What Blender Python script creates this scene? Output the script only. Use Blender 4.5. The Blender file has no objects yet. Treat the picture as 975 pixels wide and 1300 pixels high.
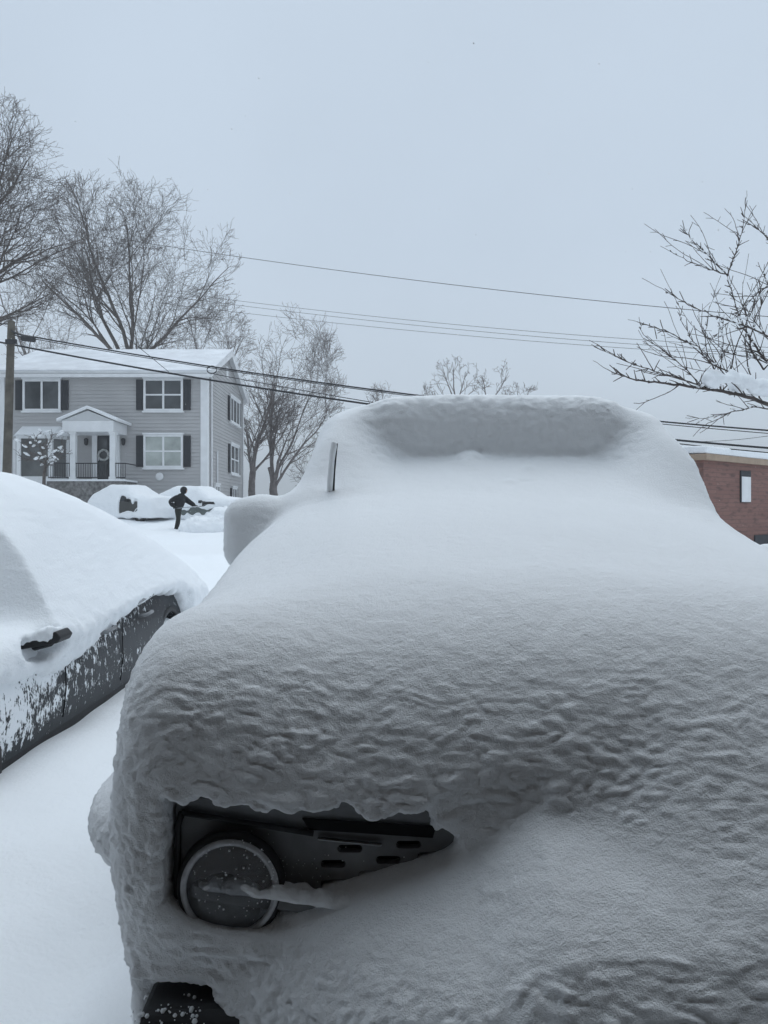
import bpy, bmesh, math, random
import numpy as np
from mathutils import Vector, Matrix
random.seed(7)
RNG = np.random.default_rng(7)
R = math.radians
SC = bpy.context.scene
COL = SC.collection

# ---------------------------------------------------------------- camera, sky, sun, exposure
F_PX, EYE = 950.0, 1.65
cam = bpy.data.cameras.new('camera'); camo = bpy.data.objects.new('camera', cam); COL.objects.link(camo)
camo.location = (0, 0, EYE); camo.rotation_euler = (R(90), 0, 0)
cam.sensor_fit = 'VERTICAL'; cam.sensor_height = 24.0; cam.lens = 24.0*F_PX/1300
cam.clip_start = 0.05; cam.clip_end = 3000
SC.camera = camo

SUN_EL, SUN_AZ = 62, 20          # high, ahead of the camera, behind the cloud
world = bpy.data.worlds.new('World'); SC.world = world; world.use_nodes = True
wt = world.node_tree; wt.nodes.clear()
w_out = wt.nodes.new('ShaderNodeOutputWorld'); w_bg = wt.nodes.new('ShaderNodeBackground')
sky = wt.nodes.new('ShaderNodeTexSky'); sky.sky_type = 'NISHITA'; sky.sun_disc = False
sky.sun_elevation = R(SUN_EL); sky.sun_rotation = R(SUN_AZ)
tc = wt.nodes.new('ShaderNodeTexCoord'); sep = wt.nodes.new('ShaderNodeSeparateXYZ')
ramp = wt.nodes.new('ShaderNodeValToRGB'); mix = wt.nodes.new('ShaderNodeMix'); mix.data_type = 'RGBA'
gain = wt.nodes.new('ShaderNodeVectorMath'); gain.operation = 'SCALE'; gain.inputs['Scale'].default_value = 10.0
cr = ramp.color_ramp                              # overcast cloud layer by elevation
cr.elements[0].position = 0.0; cr.elements[0].color = (0.80, 0.90, 0.99, 1)
cr.elements[1].position = 1.0; cr.elements[1].color = (1.17, 1.37, 1.56, 1)
for p, c in ((0.12, (0.705, 0.81, 0.925)), (0.33, (0.625, 0.73, 0.85)), (0.6, (0.60, 0.705, 0.825)), (0.72, (0.93, 1.08, 1.23))):
    e = cr.elements.new(p); e.color = (*c, 1)
cn = wt.nodes.new('ShaderNodeTexNoise'); cn.inputs['Scale'].default_value = 2.2; cn.inputs['Detail'].default_value = 3
cm = wt.nodes.new('ShaderNodeMapRange'); cm.inputs[1].default_value = 0.3; cm.inputs[2].default_value = 0.7
cm.inputs[3].default_value = 9.6; cm.inputs[4].default_value = 10.4
wt.links.new(tc.outputs['Generated'], cn.inputs['Vector']); wt.links.new(cn.outputs['Fac'], cm.inputs[0])
wt.links.new(cm.outputs[0], gain.inputs['Scale'])
wt.links.new(tc.outputs['Generated'], sep.inputs[0]); wt.links.new(sep.outputs['Z'], ramp.inputs[0])
wt.links.new(ramp.outputs[0], gain.inputs[0])
mix.inputs[0].default_value = 0.93
wt.links.new(sky.outputs[0], mix.inputs[6]); wt.links.new(gain.outputs[0], mix.inputs[7])
wt.links.new(mix.outputs[2], w_bg.inputs[0]); w_bg.inputs[1].default_value = 0.10
wt.links.new(w_bg.outputs[0], w_out.inputs[0])

sl = bpy.data.lights.new('sun', 'SUN'); sun = bpy.data.objects.new('sun', sl); COL.objects.link(sun)
sl.energy = 0.7; sl.angle = R(50); sl.color = (1.0, 0.99, 0.97)
_d = Vector((math.cos(R(SUN_EL))*math.sin(R(SUN_AZ)), math.cos(R(SUN_EL))*math.cos(R(SUN_AZ)), math.sin(R(SUN_EL))))
sun.rotation_euler = (-_d).to_track_quat('-Z', 'Y').to_euler()

SC.view_settings.view_transform = 'Standard'; SC.view_settings.look = 'None'
SC.view_settings.exposure = 0.0; SC.view_settings.gamma = 1.0; SC.view_settings.use_curve_mapping = False
SC.render.engine = 'CYCLES'
SC.cycles.use_denoising = True
SC.cycles.max_bounces = 8; SC.cycles.diffuse_bounces = 5

# ---------------------------------------------------------------- helpers
def P(px, py, Y):                       # a direction of the photo at a real distance
    return np.array([(px-487.5)/F_PX*Y, Y, EYE-(py-650)/F_PX*Y])

def mat(name, color, rough=0.6, metal=0.0, spec=0.3, bump=None, var=None, coat=0.0):
    m = bpy.data.materials.new(name); m.use_nodes = True
    nt = m.node_tree; b = nt.nodes['Principled BSDF']
    b.inputs['Base Color'].default_value = (*color, 1); b.inputs['Roughness'].default_value = rough
    b.inputs['Metallic'].default_value = metal; b.inputs['Specular IOR Level'].default_value = spec
    if coat: b.inputs['Coat Weight'].default_value = coat
    t = nt.nodes.new('ShaderNodeTexCoord')
    if var:                             # (scale, amount): mottled colour
        n = nt.nodes.new('ShaderNodeTexNoise'); n.inputs['Scale'].default_value = var[0]; n.inputs['Detail'].default_value = 5
        nt.links.new(t.outputs['Object'], n.inputs['Vector'])
        r = nt.nodes.new('ShaderNodeMapRange'); r.inputs[1].default_value = .3; r.inputs[2].default_value = .7
        r.inputs[3].default_value = 1-var[1]; r.inputs[4].default_value = 1+var[1]
        nt.links.new(n.outputs['Fac'], r.inputs[0])
        v = nt.nodes.new('ShaderNodeVectorMath'); v.operation = 'SCALE'; v.inputs[0].default_value = color
        nt.links.new(r.outputs[0], v.inputs['Scale']); nt.links.new(v.outputs[0], b.inputs['Base Color'])
    if bump:                            # list of (scale, distance)
        last = None
        for sc_, dist in bump:
            n = nt.nodes.new('ShaderNodeTexNoise'); n.inputs['Scale'].default_value = sc_; n.inputs['Detail'].default_value = 4
            nt.links.new(t.outputs['Object'], n.inputs['Vector'])
            bp = nt.nodes.new('ShaderNodeBump'); bp.inputs['Distance'].default_value = dist; bp.inputs['Strength'].default_value = 1
            nt.links.new(n.outputs['Fac'], bp.inputs['Height'])
            if last: nt.links.new(last, bp.inputs['Normal'])
            last = bp.outputs[0]
        nt.links.new(last, b.inputs['Normal'])
    return m

def thing(name, label, cat, loc=(0, 0, 0), rz=0.0, group=None):
    o = bpy.data.objects.new(name, None); COL.objects.link(o); o.empty_display_size = .2
    o.location = loc; o.rotation_euler = (0, 0, rz)
    o['label'] = label; o['category'] = cat
    if group: o['group'] = group
    return o
def tag(o, label, cat, group=None):
    o['label'] = label; o['category'] = cat
    if group: o['group'] = group
    return o
def struct(o, kind='structure', label=None):
    o['kind'] = kind
    if label: o['label'] = label
    return o

def obj(name, verts, faces, m, parent=None, smooth=False, world_space=True):
    """ONE mesh object. verts in world space (or in the parent's space when world_space is False)."""
    v = np.asarray(verts, dtype=np.float64).reshape(-1, 3)
    org = np.zeros(3)
    if parent is not None:
        if world_space:
            mw = np.array(wmat(parent).inverted())
            v = v @ mw[:3, :3].T + mw[:3, 3]
    me = bpy.data.meshes.new(name)
    if isinstance(faces, np.ndarray):
        n, k = faces.shape
        me.vertices.add(len(v)); me.vertices.foreach_set('co', v.ravel().astype(np.float32))
        me.loops.add(n*k); me.loops.foreach_set('vertex_index', faces.ravel().astype(np.int32))
        me.polygons.add(n); me.polygons.foreach_set('loop_start', np.arange(0, n*k, k, dtype=np.int32))
        me.update(calc_edges=True)
    else:
        me.from_pydata([tuple(p) for p in v], [], faces); me.update()
    me.materials.append(m)
    if smooth: me.polygons.foreach_set('use_smooth', np.ones(len(me.polygons), dtype=bool))
    o = bpy.data.objects.new(name, me); COL.objects.link(o)
    if parent is not None: o.parent = parent
    return o
def wmat(o):
    m = Matrix.LocRotScale(o.location, o.rotation_euler, o.scale)
    return wmat(o.parent) @ m if o.parent else m

class MB:
    def __init__(s): s.v = []; s.f = []
    def add(s, v, f):
        n = len(s.v); s.v += [tuple(map(float, p)) for p in v]; s.f += [[i+n for i in q] for q in f]; return s
    def box(s, x0, x1, y0, y1, z0, z1):
        return s.add([(x0,y0,z0),(x1,y0,z0),(x1,y1,z0),(x0,y1,z0),(x0,y0,z1),(x1,y0,z1),(x1,y1,z1),(x0,y1,z1)],
            [(3,2,1,0),(4,5,6,7),(0,1,5,4),(1,2,6,5),(2,3,7,6),(3,0,4,7)])
    def tube(s, pts, rad, n=8, cap=True):
        pts = [np.asarray(p, float) for p in pts]; rad = [rad]*len(pts) if np.isscalar(rad) else rad
        V = []; prev = None
        for i, p in enumerate(pts):
            t = pts[min(i+1, len(pts)-1)]-pts[max(i-1, 0)]; t = t/(np.linalg.norm(t)+1e-9)
            if prev is None:
                a = np.array([0, 0, 1.]) if abs(t[2]) < .9 else np.array([1., 0, 0])
                u = np.cross(t, a)
            else: u = prev-t*np.dot(prev, t)
            u /= np.linalg.norm(u)+1e-9; prev = u; w = np.cross(t, u)
            for k in range(n):
                a = 2*math.pi*k/n; V.append(p+rad[i]*(math.cos(a)*u+math.sin(a)*w))
        Fc = []
        for i in range(len(pts)-1):
            for k in range(n):
                a, b = i*n+k, i*n+(k+1) % n
                Fc.append((a, b, b+n, a+n))
        if cap: Fc.append(tuple(range(n-1, -1, -1))); Fc.append(tuple(range((len(pts)-1)*n, len(pts)*n)))
        return s.add(V, Fc)
    def prism(s, poly, f0, f1):         # poly: 2-D points, f0/f1 map them to 3-D
        n = len(poly); V = [f0(*p) for p in poly]+[f1(*p) for p in poly]
        Fc = [tuple(range(n)), tuple(range(2*n-1, n-1, -1))]+[(i, i+n, (i+1) % n+n, (i+1) % n) for i in range(n)]
        return s.add(V, Fc)
    def lathe(s, prof, c, ax, n=32, close=False):   # prof: (radius, height along ax)
        c = np.asarray(c, float); ax = np.asarray(ax, float); ax /= np.linalg.norm(ax)
        a = np.array([0, 0, 1.]) if abs(ax[2]) < .9 else np.array([1., 0, 0]); u = np.cross(ax, a); u /= np.linalg.norm(u); w = np.cross(ax, u)
        V = [c+ax*h+r*(math.cos(2*math.pi*k/n)*u+math.sin(2*math.pi*k/n)*w) for r, h in prof for k in range(n)]
        m = len(prof)
        Fc = [(i*n+k, i*n+(k+1) % n, ((i+1) % m)*n+(k+1) % n, ((i+1) % m)*n+k) for i in range(m if close else m-1) for k in range(n)]
        if not close: Fc += [tuple(range(n-1, -1, -1)), tuple(range((m-1)*n, m*n))]
        return s.add(V, Fc)
    def build(s, name, m, parent=None, smooth=False, world_space=True, bevel=0, fix=True):
        o = obj(name, s.v, s.f, m, parent, smooth, world_space)
        if fix:
            bm = bmesh.new(); bm.from_mesh(o.data); bmesh.ops.recalc_face_normals(bm, faces=bm.faces); bm.to_mesh(o.data); bm.free()
        if bevel:
            md = o.modifiers.new('bevel', 'BEVEL'); md.width = bevel; md.segments = 2; md.limit_method = 'ANGLE'
        return o

# ---- gradient noise, numpy
def _h(ix, iy, iz, seed):
    h = (ix.astype(np.uint32)*np.uint32(374761393)+iy.astype(np.uint32)*np.uint32(668265263)
         + iz.astype(np.uint32)*np.uint32(2147483647)+np.uint32(seed*974634541 & 0xffffffff))
    h = (h ^ (h >> np.uint32(13)))*np.uint32(1274126177); h ^= h >> np.uint32(16)
    h = h*np.uint32(2246822519); h ^= h >> np.uint32(15)
    return h
def noise(x, y, z, seed=0):
    x, y, z = np.broadcast_arrays(np.asarray(x, float), np.asarray(y, float), np.asarray(z, float))
    fx, fy, fz = np.floor(x), np.floor(y), np.floor(z); ix, iy, iz = fx.astype(np.int64), fy.astype(np.int64), fz.astype(np.int64)
    x, y, z = x-fx, y-fy, z-fz
    u, v, w = (t*t*t*(t*(t*6-15)+10) for t in (x, y, z))
    out = 0.0
    with np.errstate(over='ignore'):
        for dx in (0, 1):
            for dy in (0, 1):
                for dz in (0, 1):
                    h = _h(ix+dx, iy+dy, iz+dz, seed)
                    g = (((h & 255).astype(float)/127.5-1)*(x-dx)+(((h >> np.uint32(8)) & 255).astype(float)/127.5-1)*(y-dy)
                         + (((h >> np.uint32(16)) & 255).astype(float)/127.5-1)*(z-dz))
                    out = out+g*(u if dx else 1-u)*(v if dy else 1-v)*(w if dz else 1-w)
    return out*1.3
def fbm(x, y, z, oct=3, seed=0):
    s, a, t = 0.0, 1.0, 0.0
    for i in range(oct):
        s = s+a*noise(x*2**i, y*2**i, z*2**i, seed+i); t += a; a *= .5
    return s/t

# ---- implicit shapes -> mesh
def smax(a, b, k): h = np.maximum(k-np.abs(a-b), 0)/k; return np.maximum(a, b)+h*h*k*.25
def smin(a, b, k): h = np.maximum(k-np.abs(a-b), 0)/k; return np.minimum(a, b)-h*h*k*.25
def ss(t): t = np.clip(t, 0, 1); return t*t*(3-2*t)
def axis(*segs):                        # (start, step), ..., end
    out = []
    for (a, st), nxt in zip(segs[:-1], segs[1:]):
        b = nxt[0] if isinstance(nxt, tuple) else nxt
        out.append(np.arange(a, b-st*.25, st))
    out.append([segs[-1]]); return np.concatenate(out).astype(np.float32)
def rbox(X, Y, Z, c, h, r):
    qx, qy, qz = np.abs(X-c[0])-h[0]+r, np.abs(Y-c[1])-h[1]+r, np.abs(Z-c[2])-h[2]+r
    return np.sqrt(np.maximum(qx, 0)**2+np.maximum(qy, 0)**2+np.maximum(qz, 0)**2)+np.minimum(np.maximum(np.maximum(qx, qy), qz), 0)-r
def ellips(X, Y, Z, c, r):
    q = np.sqrt(((X-c[0])/r[0])**2+((Y-c[1])/r[1])**2+((Z-c[2])/r[2])**2); return (q-1)*min(r)
def poly2d(X, Z, pts):                  # signed distance to a polygon in X,Z
    pts = np.asarray(pts, float); d = np.full(np.broadcast(X, Z).shape, 1e9); s = np.ones(d.shape)
    X, Z = np.broadcast_arrays(X, Z); n = len(pts)
    for i in range(n):
        a, b = pts[i], pts[i-1]; e = b-a; wx, wz = X-a[0], Z-a[1]
        t = np.clip((wx*e[0]+wz*e[1])/(e@e), 0, 1)
        d = np.minimum(d, (wx-e[0]*t)**2+(wz-e[1]*t)**2)
        c1, c2, c3 = Z >= a[1], Z < b[1], e[0]*wz > e[1]*wx
        fl = (c1 & c2 & c3) | (~c1 & ~c2 & ~c3); s = np.where(fl, -s, s)
    return s*np.sqrt(d)
def nets(F, xs, ys, zs):
    F = F.astype(np.float32); S = F < 0; nx, ny, nz = F.shape
    c = np.zeros((nx-1, ny-1, nz-1), np.uint8)
    for i in (0, 1):
        for j in (0, 1):
            for k in (0, 1): c += S[i:nx-1+i, j:ny-1+j, k:nz-1+k]
    I, J, K = np.nonzero((c > 0) & (c < 8)); n = len(I)
    idx = np.full(c.shape, -1, np.int32); idx[I, J, K] = np.arange(n)
    acc = np.zeros((n, 3)); cnt = np.zeros(n)
    cor = [(i, j, k) for i in (0, 1) for j in (0, 1) for k in (0, 1)]
    A = (xs, ys, zs)
    for a in cor:
        for ax in range(3):
            if a[ax]: continue
            b = list(a); b[ax] = 1
            fa, fb = F[I+a[0], J+a[1], K+a[2]], F[I+b[0], J+b[1], K+b[2]]
            m = (fa < 0) != (fb < 0); t = np.where(m, fa/np.where(m, fa-fb, 1), 0)
            p = np.stack([A[q][(I, J, K)[q]+a[q]] for q in range(3)], 1).astype(float)
            p[:, ax] += t*(A[ax][(I, J, K)[ax]+1]-A[ax][(I, J, K)[ax]])
            acc[m] += p[m]; cnt[m] += 1
    V = acc/cnt[:, None]; Q = []
    for ax in range(3):
        o1, o2 = ((1, 2), (2, 0), (0, 1))[ax]
        sl0 = [slice(None)]*3; sl1 = [slice(None)]*3; sl0[ax] = slice(0, -1); sl1[ax] = slice(1, None)
        d = S[tuple(sl0)] != S[tuple(sl1)]
        for o in (o1, o2):
            m_ = [slice(None)]*3; m_[o] = 0; d[tuple(m_)] = False; m_[o] = -1; d[tuple(m_)] = False
        e = np.nonzero(d); ins = S[e]
        def cell(a, b):
            t = [e[0].copy(), e[1].copy(), e[2].copy()]; t[o1] -= a; t[o2] -= b; return idx[t[0], t[1], t[2]]
        q = np.stack([cell(1, 1), cell(0, 1), cell(0, 0), cell(1, 0)], 1)
        q[~ins] = q[~ins][:, ::-1]; Q.append(q)
    return V, np.concatenate(Q)
def vnormals(V, Q):
    n = np.cross(V[Q[:, 2]]-V[Q[:, 0]], V[Q[:, 3]]-V[Q[:, 1]]); N = np.zeros_like(V)
    for k in range(4): np.add.at(N, Q[:, k], n)
    return N/(np.linalg.norm(N, axis=1, keepdims=True)+1e-12)
def subdivide(V, Q, mask):              # split the masked quads 2 x 2 with curved (smoothed) new points, keep the mesh closed
    me = bpy.data.meshes.new('t'); n = len(Q)
    me.vertices.add(len(V)); me.vertices.foreach_set('co', V.ravel().astype(np.float32))
    me.loops.add(n*4); me.loops.foreach_set('vertex_index', Q.ravel().astype(np.int32))
    me.polygons.add(n); me.polygons.foreach_set('loop_start', np.arange(0, n*4, 4, dtype=np.int32)); me.update(calc_edges=True)
    bm = bmesh.new(); bm.from_mesh(me); bm.faces.ensure_lookup_table()
    ed = {e for i in np.nonzero(mask)[0] for e in bm.faces[i].edges}
    bmesh.ops.subdivide_edges(bm, edges=list(ed), cuts=1, use_grid_fill=True, smooth=.6)
    bm.to_mesh(me); bm.free(); me.update()
    return me
def mesh_arrays(me):
    v = np.empty(len(me.vertices)*3, np.float32); me.vertices.foreach_get('co', v)
    nr = np.empty(len(me.vertices)*3, np.float32); me.vertices.foreach_get('normal', nr)
    return v.reshape(-1, 3).astype(float), nr.reshape(-1, 3).astype(float)

# ---------------------------------------------------------------- materials
M = {}
def snow_mat(name, bumps, col=(.86, .88, .90)):
    return mat(name, col, .55, spec=.25, bump=bumps)
M['snow'] = snow_mat('snow', [(60, .005), (260, .0025)])
M['snow_front'] = snow_mat('snow_wind_packed', [(130, .0022), (340, .0018), (800, .0012)])
M['snow_far'] = snow_mat('snow_far', [(3, .06), (18, .03)])
M['snow_ground'] = snow_mat('snow_ground', [(5, .012), (60, .0025), (320, .0012)])
M['snow_roof'] = mat('thin_roof_snow', (.72, .74, .77), .6, var=(1.1, .12), bump=[(2, .05)])
M['rubber'] = mat('rubber', (.02, .02, .021), .8, var=(30, .3), bump=[(120, .002)])
M['black_plastic'] = mat('black_plastic', (.022, .022, .024), .55, bump=[(400, .0006)], var=(18, .25))
M['dark_panel'] = mat('dark_panel', (.21, .215, .225), .42, spec=.5, bump=[(300, .0004)], var=(14, .25))
M['void'] = mat('deep_black', (.006, .006, .007), .9, var=(9, .2))
M['chrome'] = mat('chrome', (.45, .46, .48), .25, metal=1, var=(40, .15))
M['suv_paint'] = mat('suv_paint', (.05, .055, .06), .35, coat=.6, var=(5, .1))
M['glass_dark'] = mat('glass_dark', (.03, .035, .04), .08, spec=.6, var=(3, .3))
M['bark'] = mat('bark', (.12, .103, .095), .9, var=(7, .35), bump=[(25, .02)])  # base colour lifted to carry some haze on the distant trees
M['bark_hazed'] = mat('bark_hazed', (.17, .15, .145), .9, var=(4, .3))  # paler copy for farther trees, haze put into the bark colour
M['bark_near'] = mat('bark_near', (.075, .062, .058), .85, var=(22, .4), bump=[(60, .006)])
M['wood_pole'] = mat('weathered_pole_wood', (.10, .09, .075), .9, var=(3, .35), bump=[(14, .03)])
M['cable'] = mat('black_cable', (.018, .019, .022), .7, var=(2, .2))
M['white_trim'] = mat('white_trim', (.74, .75, .76), .5, var=(2.5, .06))
M['shutter'] = mat('dark_shutter', (.028, .03, .036), .6, var=(5, .2))
M['iron'] = mat('iron_railing', (.03, .03, .033), .6, var=(9, .2))
M['stone'] = mat('stone', (.19, .185, .18), .9, var=(6, .5), bump=[(8, .06)])
M['jacket'] = mat('black_jacket', (.012, .012, .014), .8, var=(12, .3), bump=[(14, .03)])
M['trousers'] = mat('olive_trousers', (.022, .024, .02), .9, var=(10, .3), bump=[(16, .03)])
M['skin'] = mat('skin', (.45, .28, .21), .6, var=(20, .1))
M['flake'] = mat('snowflake', (.88, .89, .91), .8, var=(1, .02))

# ---------------------------------------------------------------- ground
def rise(x, y):
    z = np.interp(y, [-20, 0, 12, 19, 22, 26, 28.5, 31, 34, 38, 45, 80, 600], [.30, .33, .33, .36, .42, .6, .78, .93, 1.35, 2.1, 2.5, 2.8, 5])
    k = ss((9-x)/6)
    return .33+(z-.33)*k
def ground_z(x, y):
    x = np.asarray(x, float); y = np.asarray(y, float)
    near = ss((30-y)/10)
    z = rise(x, y)+.05*fbm(x*.5, y*.5, 0*x, 3, 5)+.02*near*fbm(x*2.2, y*1.6, 0*x, 2, 8)
    z = z+.10*np.exp(-((x+1.72)/.28)**2)*ss((y-2.4)/.5)*ss((7.8-y)/.5)*.6          # drift along the neighbouring car
    z = z+.13*np.exp(-((x+.72)/.25)**2)*ss((y-1.6)/.6)*ss((6.3-y)/.6)              # drift along the vehicle
    z = z-.17*np.exp(-((x+.86)/.2)**2-((y-2.2)/.5)**2)+.07*np.exp(-((x+1.3)/.3)**2-((y-2.9)/.8)**2)
    # ploughed lane with snow berms across the road
    z = z+.28*np.exp(-((y-19.4)/.7)**2)*(.7+.6*fbm(x*.9, y*.9, 0*x, 3, 11)) + .22*np.exp(-((y-27.2)/.9)**2)*(.7+.8*fbm(x*.8, y*.8, 0*x, 3, 13))
    z = z+.10*np.abs(fbm(x*1.3, y*1.1, 0*x, 3, 15))*ss((y-26)/2)*ss((36-y)/3)*ss((2-x)/3)
    z = z-.12*ss((y-20)/.6)*ss((26.5-y)/.6)
    return z
gx = np.concatenate([-np.geomspace(600, 6, 60)[:-1], np.arange(-6, 4, .06), np.geomspace(4, 600, 60)])
gx = np.unique(np.round(np.concatenate([gx, np.arange(-26, -6, .22)]), 4))
gy = np.concatenate([np.arange(-14, 0, 1.0), np.arange(0, 9, .06), np.arange(9, 48, .2), np.geomspace(48, 900, 50)])
GX, GY = np.meshgrid(gx, gy, indexing='ij'); GZ = ground_z(GX, GY)
ii = np.arange(len(gx)*len(gy)).reshape(len(gx), len(gy))
gq = np.stack([ii[:-1, :-1], ii[1:, :-1], ii[1:, 1:], ii[:-1, 1:]], -1).reshape(-1, 4)
struct(obj('ground', np.stack([GX, GY, GZ], -1), gq, M['snow_ground'], smooth=True), 'structure', 'deep smooth snow over the whole ground')

# ---------------------------------------------------------------- building the photographer stands in (shades the front of the vehicle)
M['garage_wall'] = mat('garage_wall', (.10, .076, .058), .85, var=(2, .25), bump=[(30, .004)])
M['concrete'] = mat('concrete', (.13, .125, .12), .9, var=(3, .2), bump=[(40, .004)])
gr = thing('garage', 'brown garage with open door behind the camera', 'garage', (0.5, -2.5, 0.34))
mb = MB(); X0, X1, GYF = -7.5, 8.5, .35
mb.box(X0, -2.7, .15, GYF, .3, 5.6); mb.box(3.5, X1, .15, GYF, .3, 5.6); mb.box(-2.7, 3.5, .15, GYF, 2.18, 5.6)
mb.box(X0, X0+.2, -5.8, .147, .3, 5.6); mb.box(X1-.2, X1, -5.8, .147, .3, 5.6); mb.box(X0+.203, X1-.203, -5.8, -5.6, .3, 5.6)
mb.build('wall', M['garage_wall'], gr)
MB().box(X0+.203, X1-.203, -5.597, .147, 2.5, 2.6).build('ceiling', M['garage_wall'], gr)
MB().box(X0-.3, X1+.3, -6.1, .55, 5.603, 5.8).build('roof', M['garage_wall'], gr)
MB().box(X0+.203, X1-.203, -5.597, .5, .3, .45).build('floor', M['concrete'], gr)

# ---------------------------------------------------------------- SUV under snow
XC = .55
suv = thing('parked_car', 'boxy off-road car buried in rippled snow, one round headlight bared', 'car', (XC, 3.7, .33))
def suv_snow():
    xs = axis((-.82, .01), (1.05, .016), (1.75, .04), 2.1); ys = axis((.98, .01), (2.0, .014), (3.75, .05), 6.5); zs = axis((.24, .03), (.66, .01), 2.36)
    X, Y, Z = xs[:, None, None], ys[None, :, None], zs[None, None, :]
    U = np.abs(X-XC)
    # bonnet
    H = 1.455+.17*ss((Y-1.4)/1.5)-.065*U**2-.03*(X-XC)-.10*ss((U-.62)/.45)*ss((Y-1.55)/.9)+.012*np.sin(X*2.1+1)
    yf = 1.405+.05*ss((.95-Z)/.4)+.03*np.maximum(U-.5, 0)
    A = smax(smax(Z-H, yf-.012-Y, .52-.22*ss((U-.55)/.45)), U-(1.108-.03*(Y-1.4)-.03*ss((1.05-Z)/.4)), .15)
    A = np.maximum(A, Y-3.6)
    # windscreen drift
    e = .24*ss((U-.45)/.36)*ss((Y-3.0)/.55)
    Rm = 1.56+.44*(Y-2.72)+e-.05*U**2+.035*np.exp(-((X-.40)/.06)**2-((Y-3.47)/.09)**2)+.016*np.exp(-((X-.65)/.022)**2-((Y-3.36)/.03)**2)+.012*np.exp(-((X-.54)/.03)**2-((Y-3.18)/.03)**2)-.010*np.exp(-((X-.60)/.03)**2-((Y-3.2)/.02)**2); Rm = smin(Rm, 2.075+0*Rm, .12)
    UC = np.abs(X-.525)
    wC = .815+.30*np.maximum(2.05-Z, 0)
    Cc = np.maximum(smax(Z-Rm, UC-np.minimum(wC, .985-.115*(X > XC)), .14), np.maximum(1.9-Y, Y-4.0))
    # roof slab
    B = smax(smax(Z-(2.215-.03*U**2), 3.53-.12*np.clip(Z-1.88, 0, .2)-Y, .13), UC-(.835+.22*np.maximum(1.95-Z, 0)), .42)
    B = smax(B, Y-6.25, .25)
    kc = .008+.17*ss((U-.36)/.32)
    D = smin(B, Cc, kc+0*Z)
    D = smin(A, D, .26-.15*ss((X-.9)/.4)+0*Z)
    for sx in (-1, 1):                                             # mirrors
        mm = rbox(X, Y, Z, (XC+sx*1.105, 3.13, 1.455-.10*sx-(.0 if sx > 0 else 0)), (.115, .09, .15), .085)
        D = smin(D, mm, .05)
        arm = rbox(X, Y, Z, (XC+sx*.95, 3.2, 1.51-.115*sx), (.16, .09, .07), .06); D = smin(D, arm, .12)
        fl = ellips(X, Y, Z, (XC+sx*1.05, 1.85, .945), (.197, .30, .12)); D = smin(D, fl, .04)
        fl = ellips(X, Y, Z, (XC+sx*1.03, 1.80, .84), (.13, .20, .12)); D = smin(D, fl, .04)
        fr = ellips(X, Y, Z, (XC+sx*1.03, 4.95, .90), (.22, .5, .22)); D = smin(D, fr, .05)
    # bared headlight and grille
    q = lambda px, py: ((px-487.5)/F_PX*1.42, EYE-(py-650)/F_PX*1.42)
    cav = poly2d(X[:, 0, 0][:, None], Z[0, 0, :][None, :], [q(*p) for p in ((212, 1012), (300, 1020), (380, 1034), (420, 1022), (470, 1038), (545, 1034), (552, 1056), (582, 1064), (580, 1120), (430, 1200), (290, 1184), (236, 1172), (206, 1148))])
    nx_ = noise(X[:, 0, 0][:, None]*26, Z[0, 0, :][None, :]*22, 3.3, 21)+.6*noise(X[:, 0, 0][:, None]*60, Z[0, 0, :][None, :]*50, 1.3, 22)
    cav = (cav+(.016*nx_+.012*np.abs(noise(X[:, 0, 0][:, None]*11, .3, 7.1, 25)))*ss((Z[0, 0, :][None, :]-.95)/.08))[:, None, :]
    D = smax(D, -np.maximum(cav, Y-1.56), .022)
    cav2 = poly2d(X[:, 0, 0][:, None], Z[0, 0, :][None, :], [q(*p) for p in ((560, 1024), (625, 1012), (680, 996), (680, 1020), (610, 1100), (530, 1100))])[:, None, :]
    D = smax(D, -smax(cav2, Y-1.414, .03), .05)
    # drift on the bumper
    zt = np.interp(X, [-.7, -.35, -.13, .05, .17, .23, .29, .4, 1, 2], [.80, .855, .912, .975, 1.025, 1.075, 1.115, 1.12, 1.12, 1.05])
    yfd = 1.385-.27*ss((X+.34)/.55)
    Hd = zt-.60*np.maximum(1.475-Y, 0)-.5*np.maximum(1.2-Y, 0)
    E = smax(Z-Hd, yfd-Y, .2); E = np.maximum(smax(E, Y-1.60-.5*(1.0-Z), .22), U-1.03)
    D = smin(D, E, .02+.20*ss((X-.30)/.34)+0*Z)
    cut = rbox(X, Y, Z, (-.43, 1.30, .565), (.12, .22, .185), .04)+.012*noise(X*30, Y*30, Z*20, 31)
    D = smax(D, -cut, .02)
    D = np.maximum(D, .29-Z)
    V, Q = nets(D, xs, ys, zs)
    cy = V[Q].mean(1)
    me = subdivide(V, Q, (cy[:, 1] < 2.3) & (cy[:, 2] > .6) & (cy[:, 0] < 1.1))
    v, n = mesh_arrays(me)
    x, y, z = v.T
    steep = ss((.93-n[:, 2])/.75); front = ss((-n[:, 1]+.1)/.6)
    # wind ripples: wavy horizontal crests on steep snow, faint dimples on flat snow
    wx = .05*noise(x*7, y*7, z*7, 41); wz = .02*noise(x*11, y*11, z*11, 42)
    r1 = 2.6*np.abs(noise((x+wx)*17, (y+wz)*37, (z+wz)*40, 43)); r2 = 2.6*np.abs(noise((x+wx)*30, (y-wz)*62, (z+wz)*68, 44))
    f3 = np.abs(noise(x*62, y*70, z*74, 45)); f4 = noise(x*130, y*130, z*130, 46)
    big = fbm(x*3, y*3, z*3, 2, 47)
    amp = steep*(.62+.38*np.clip(.6+1.2*fbm(x*2.3, y*2.3, z*2.3, 2, 48), 0, 1))
    nearness = ss((2.6-y)/.8)
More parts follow.
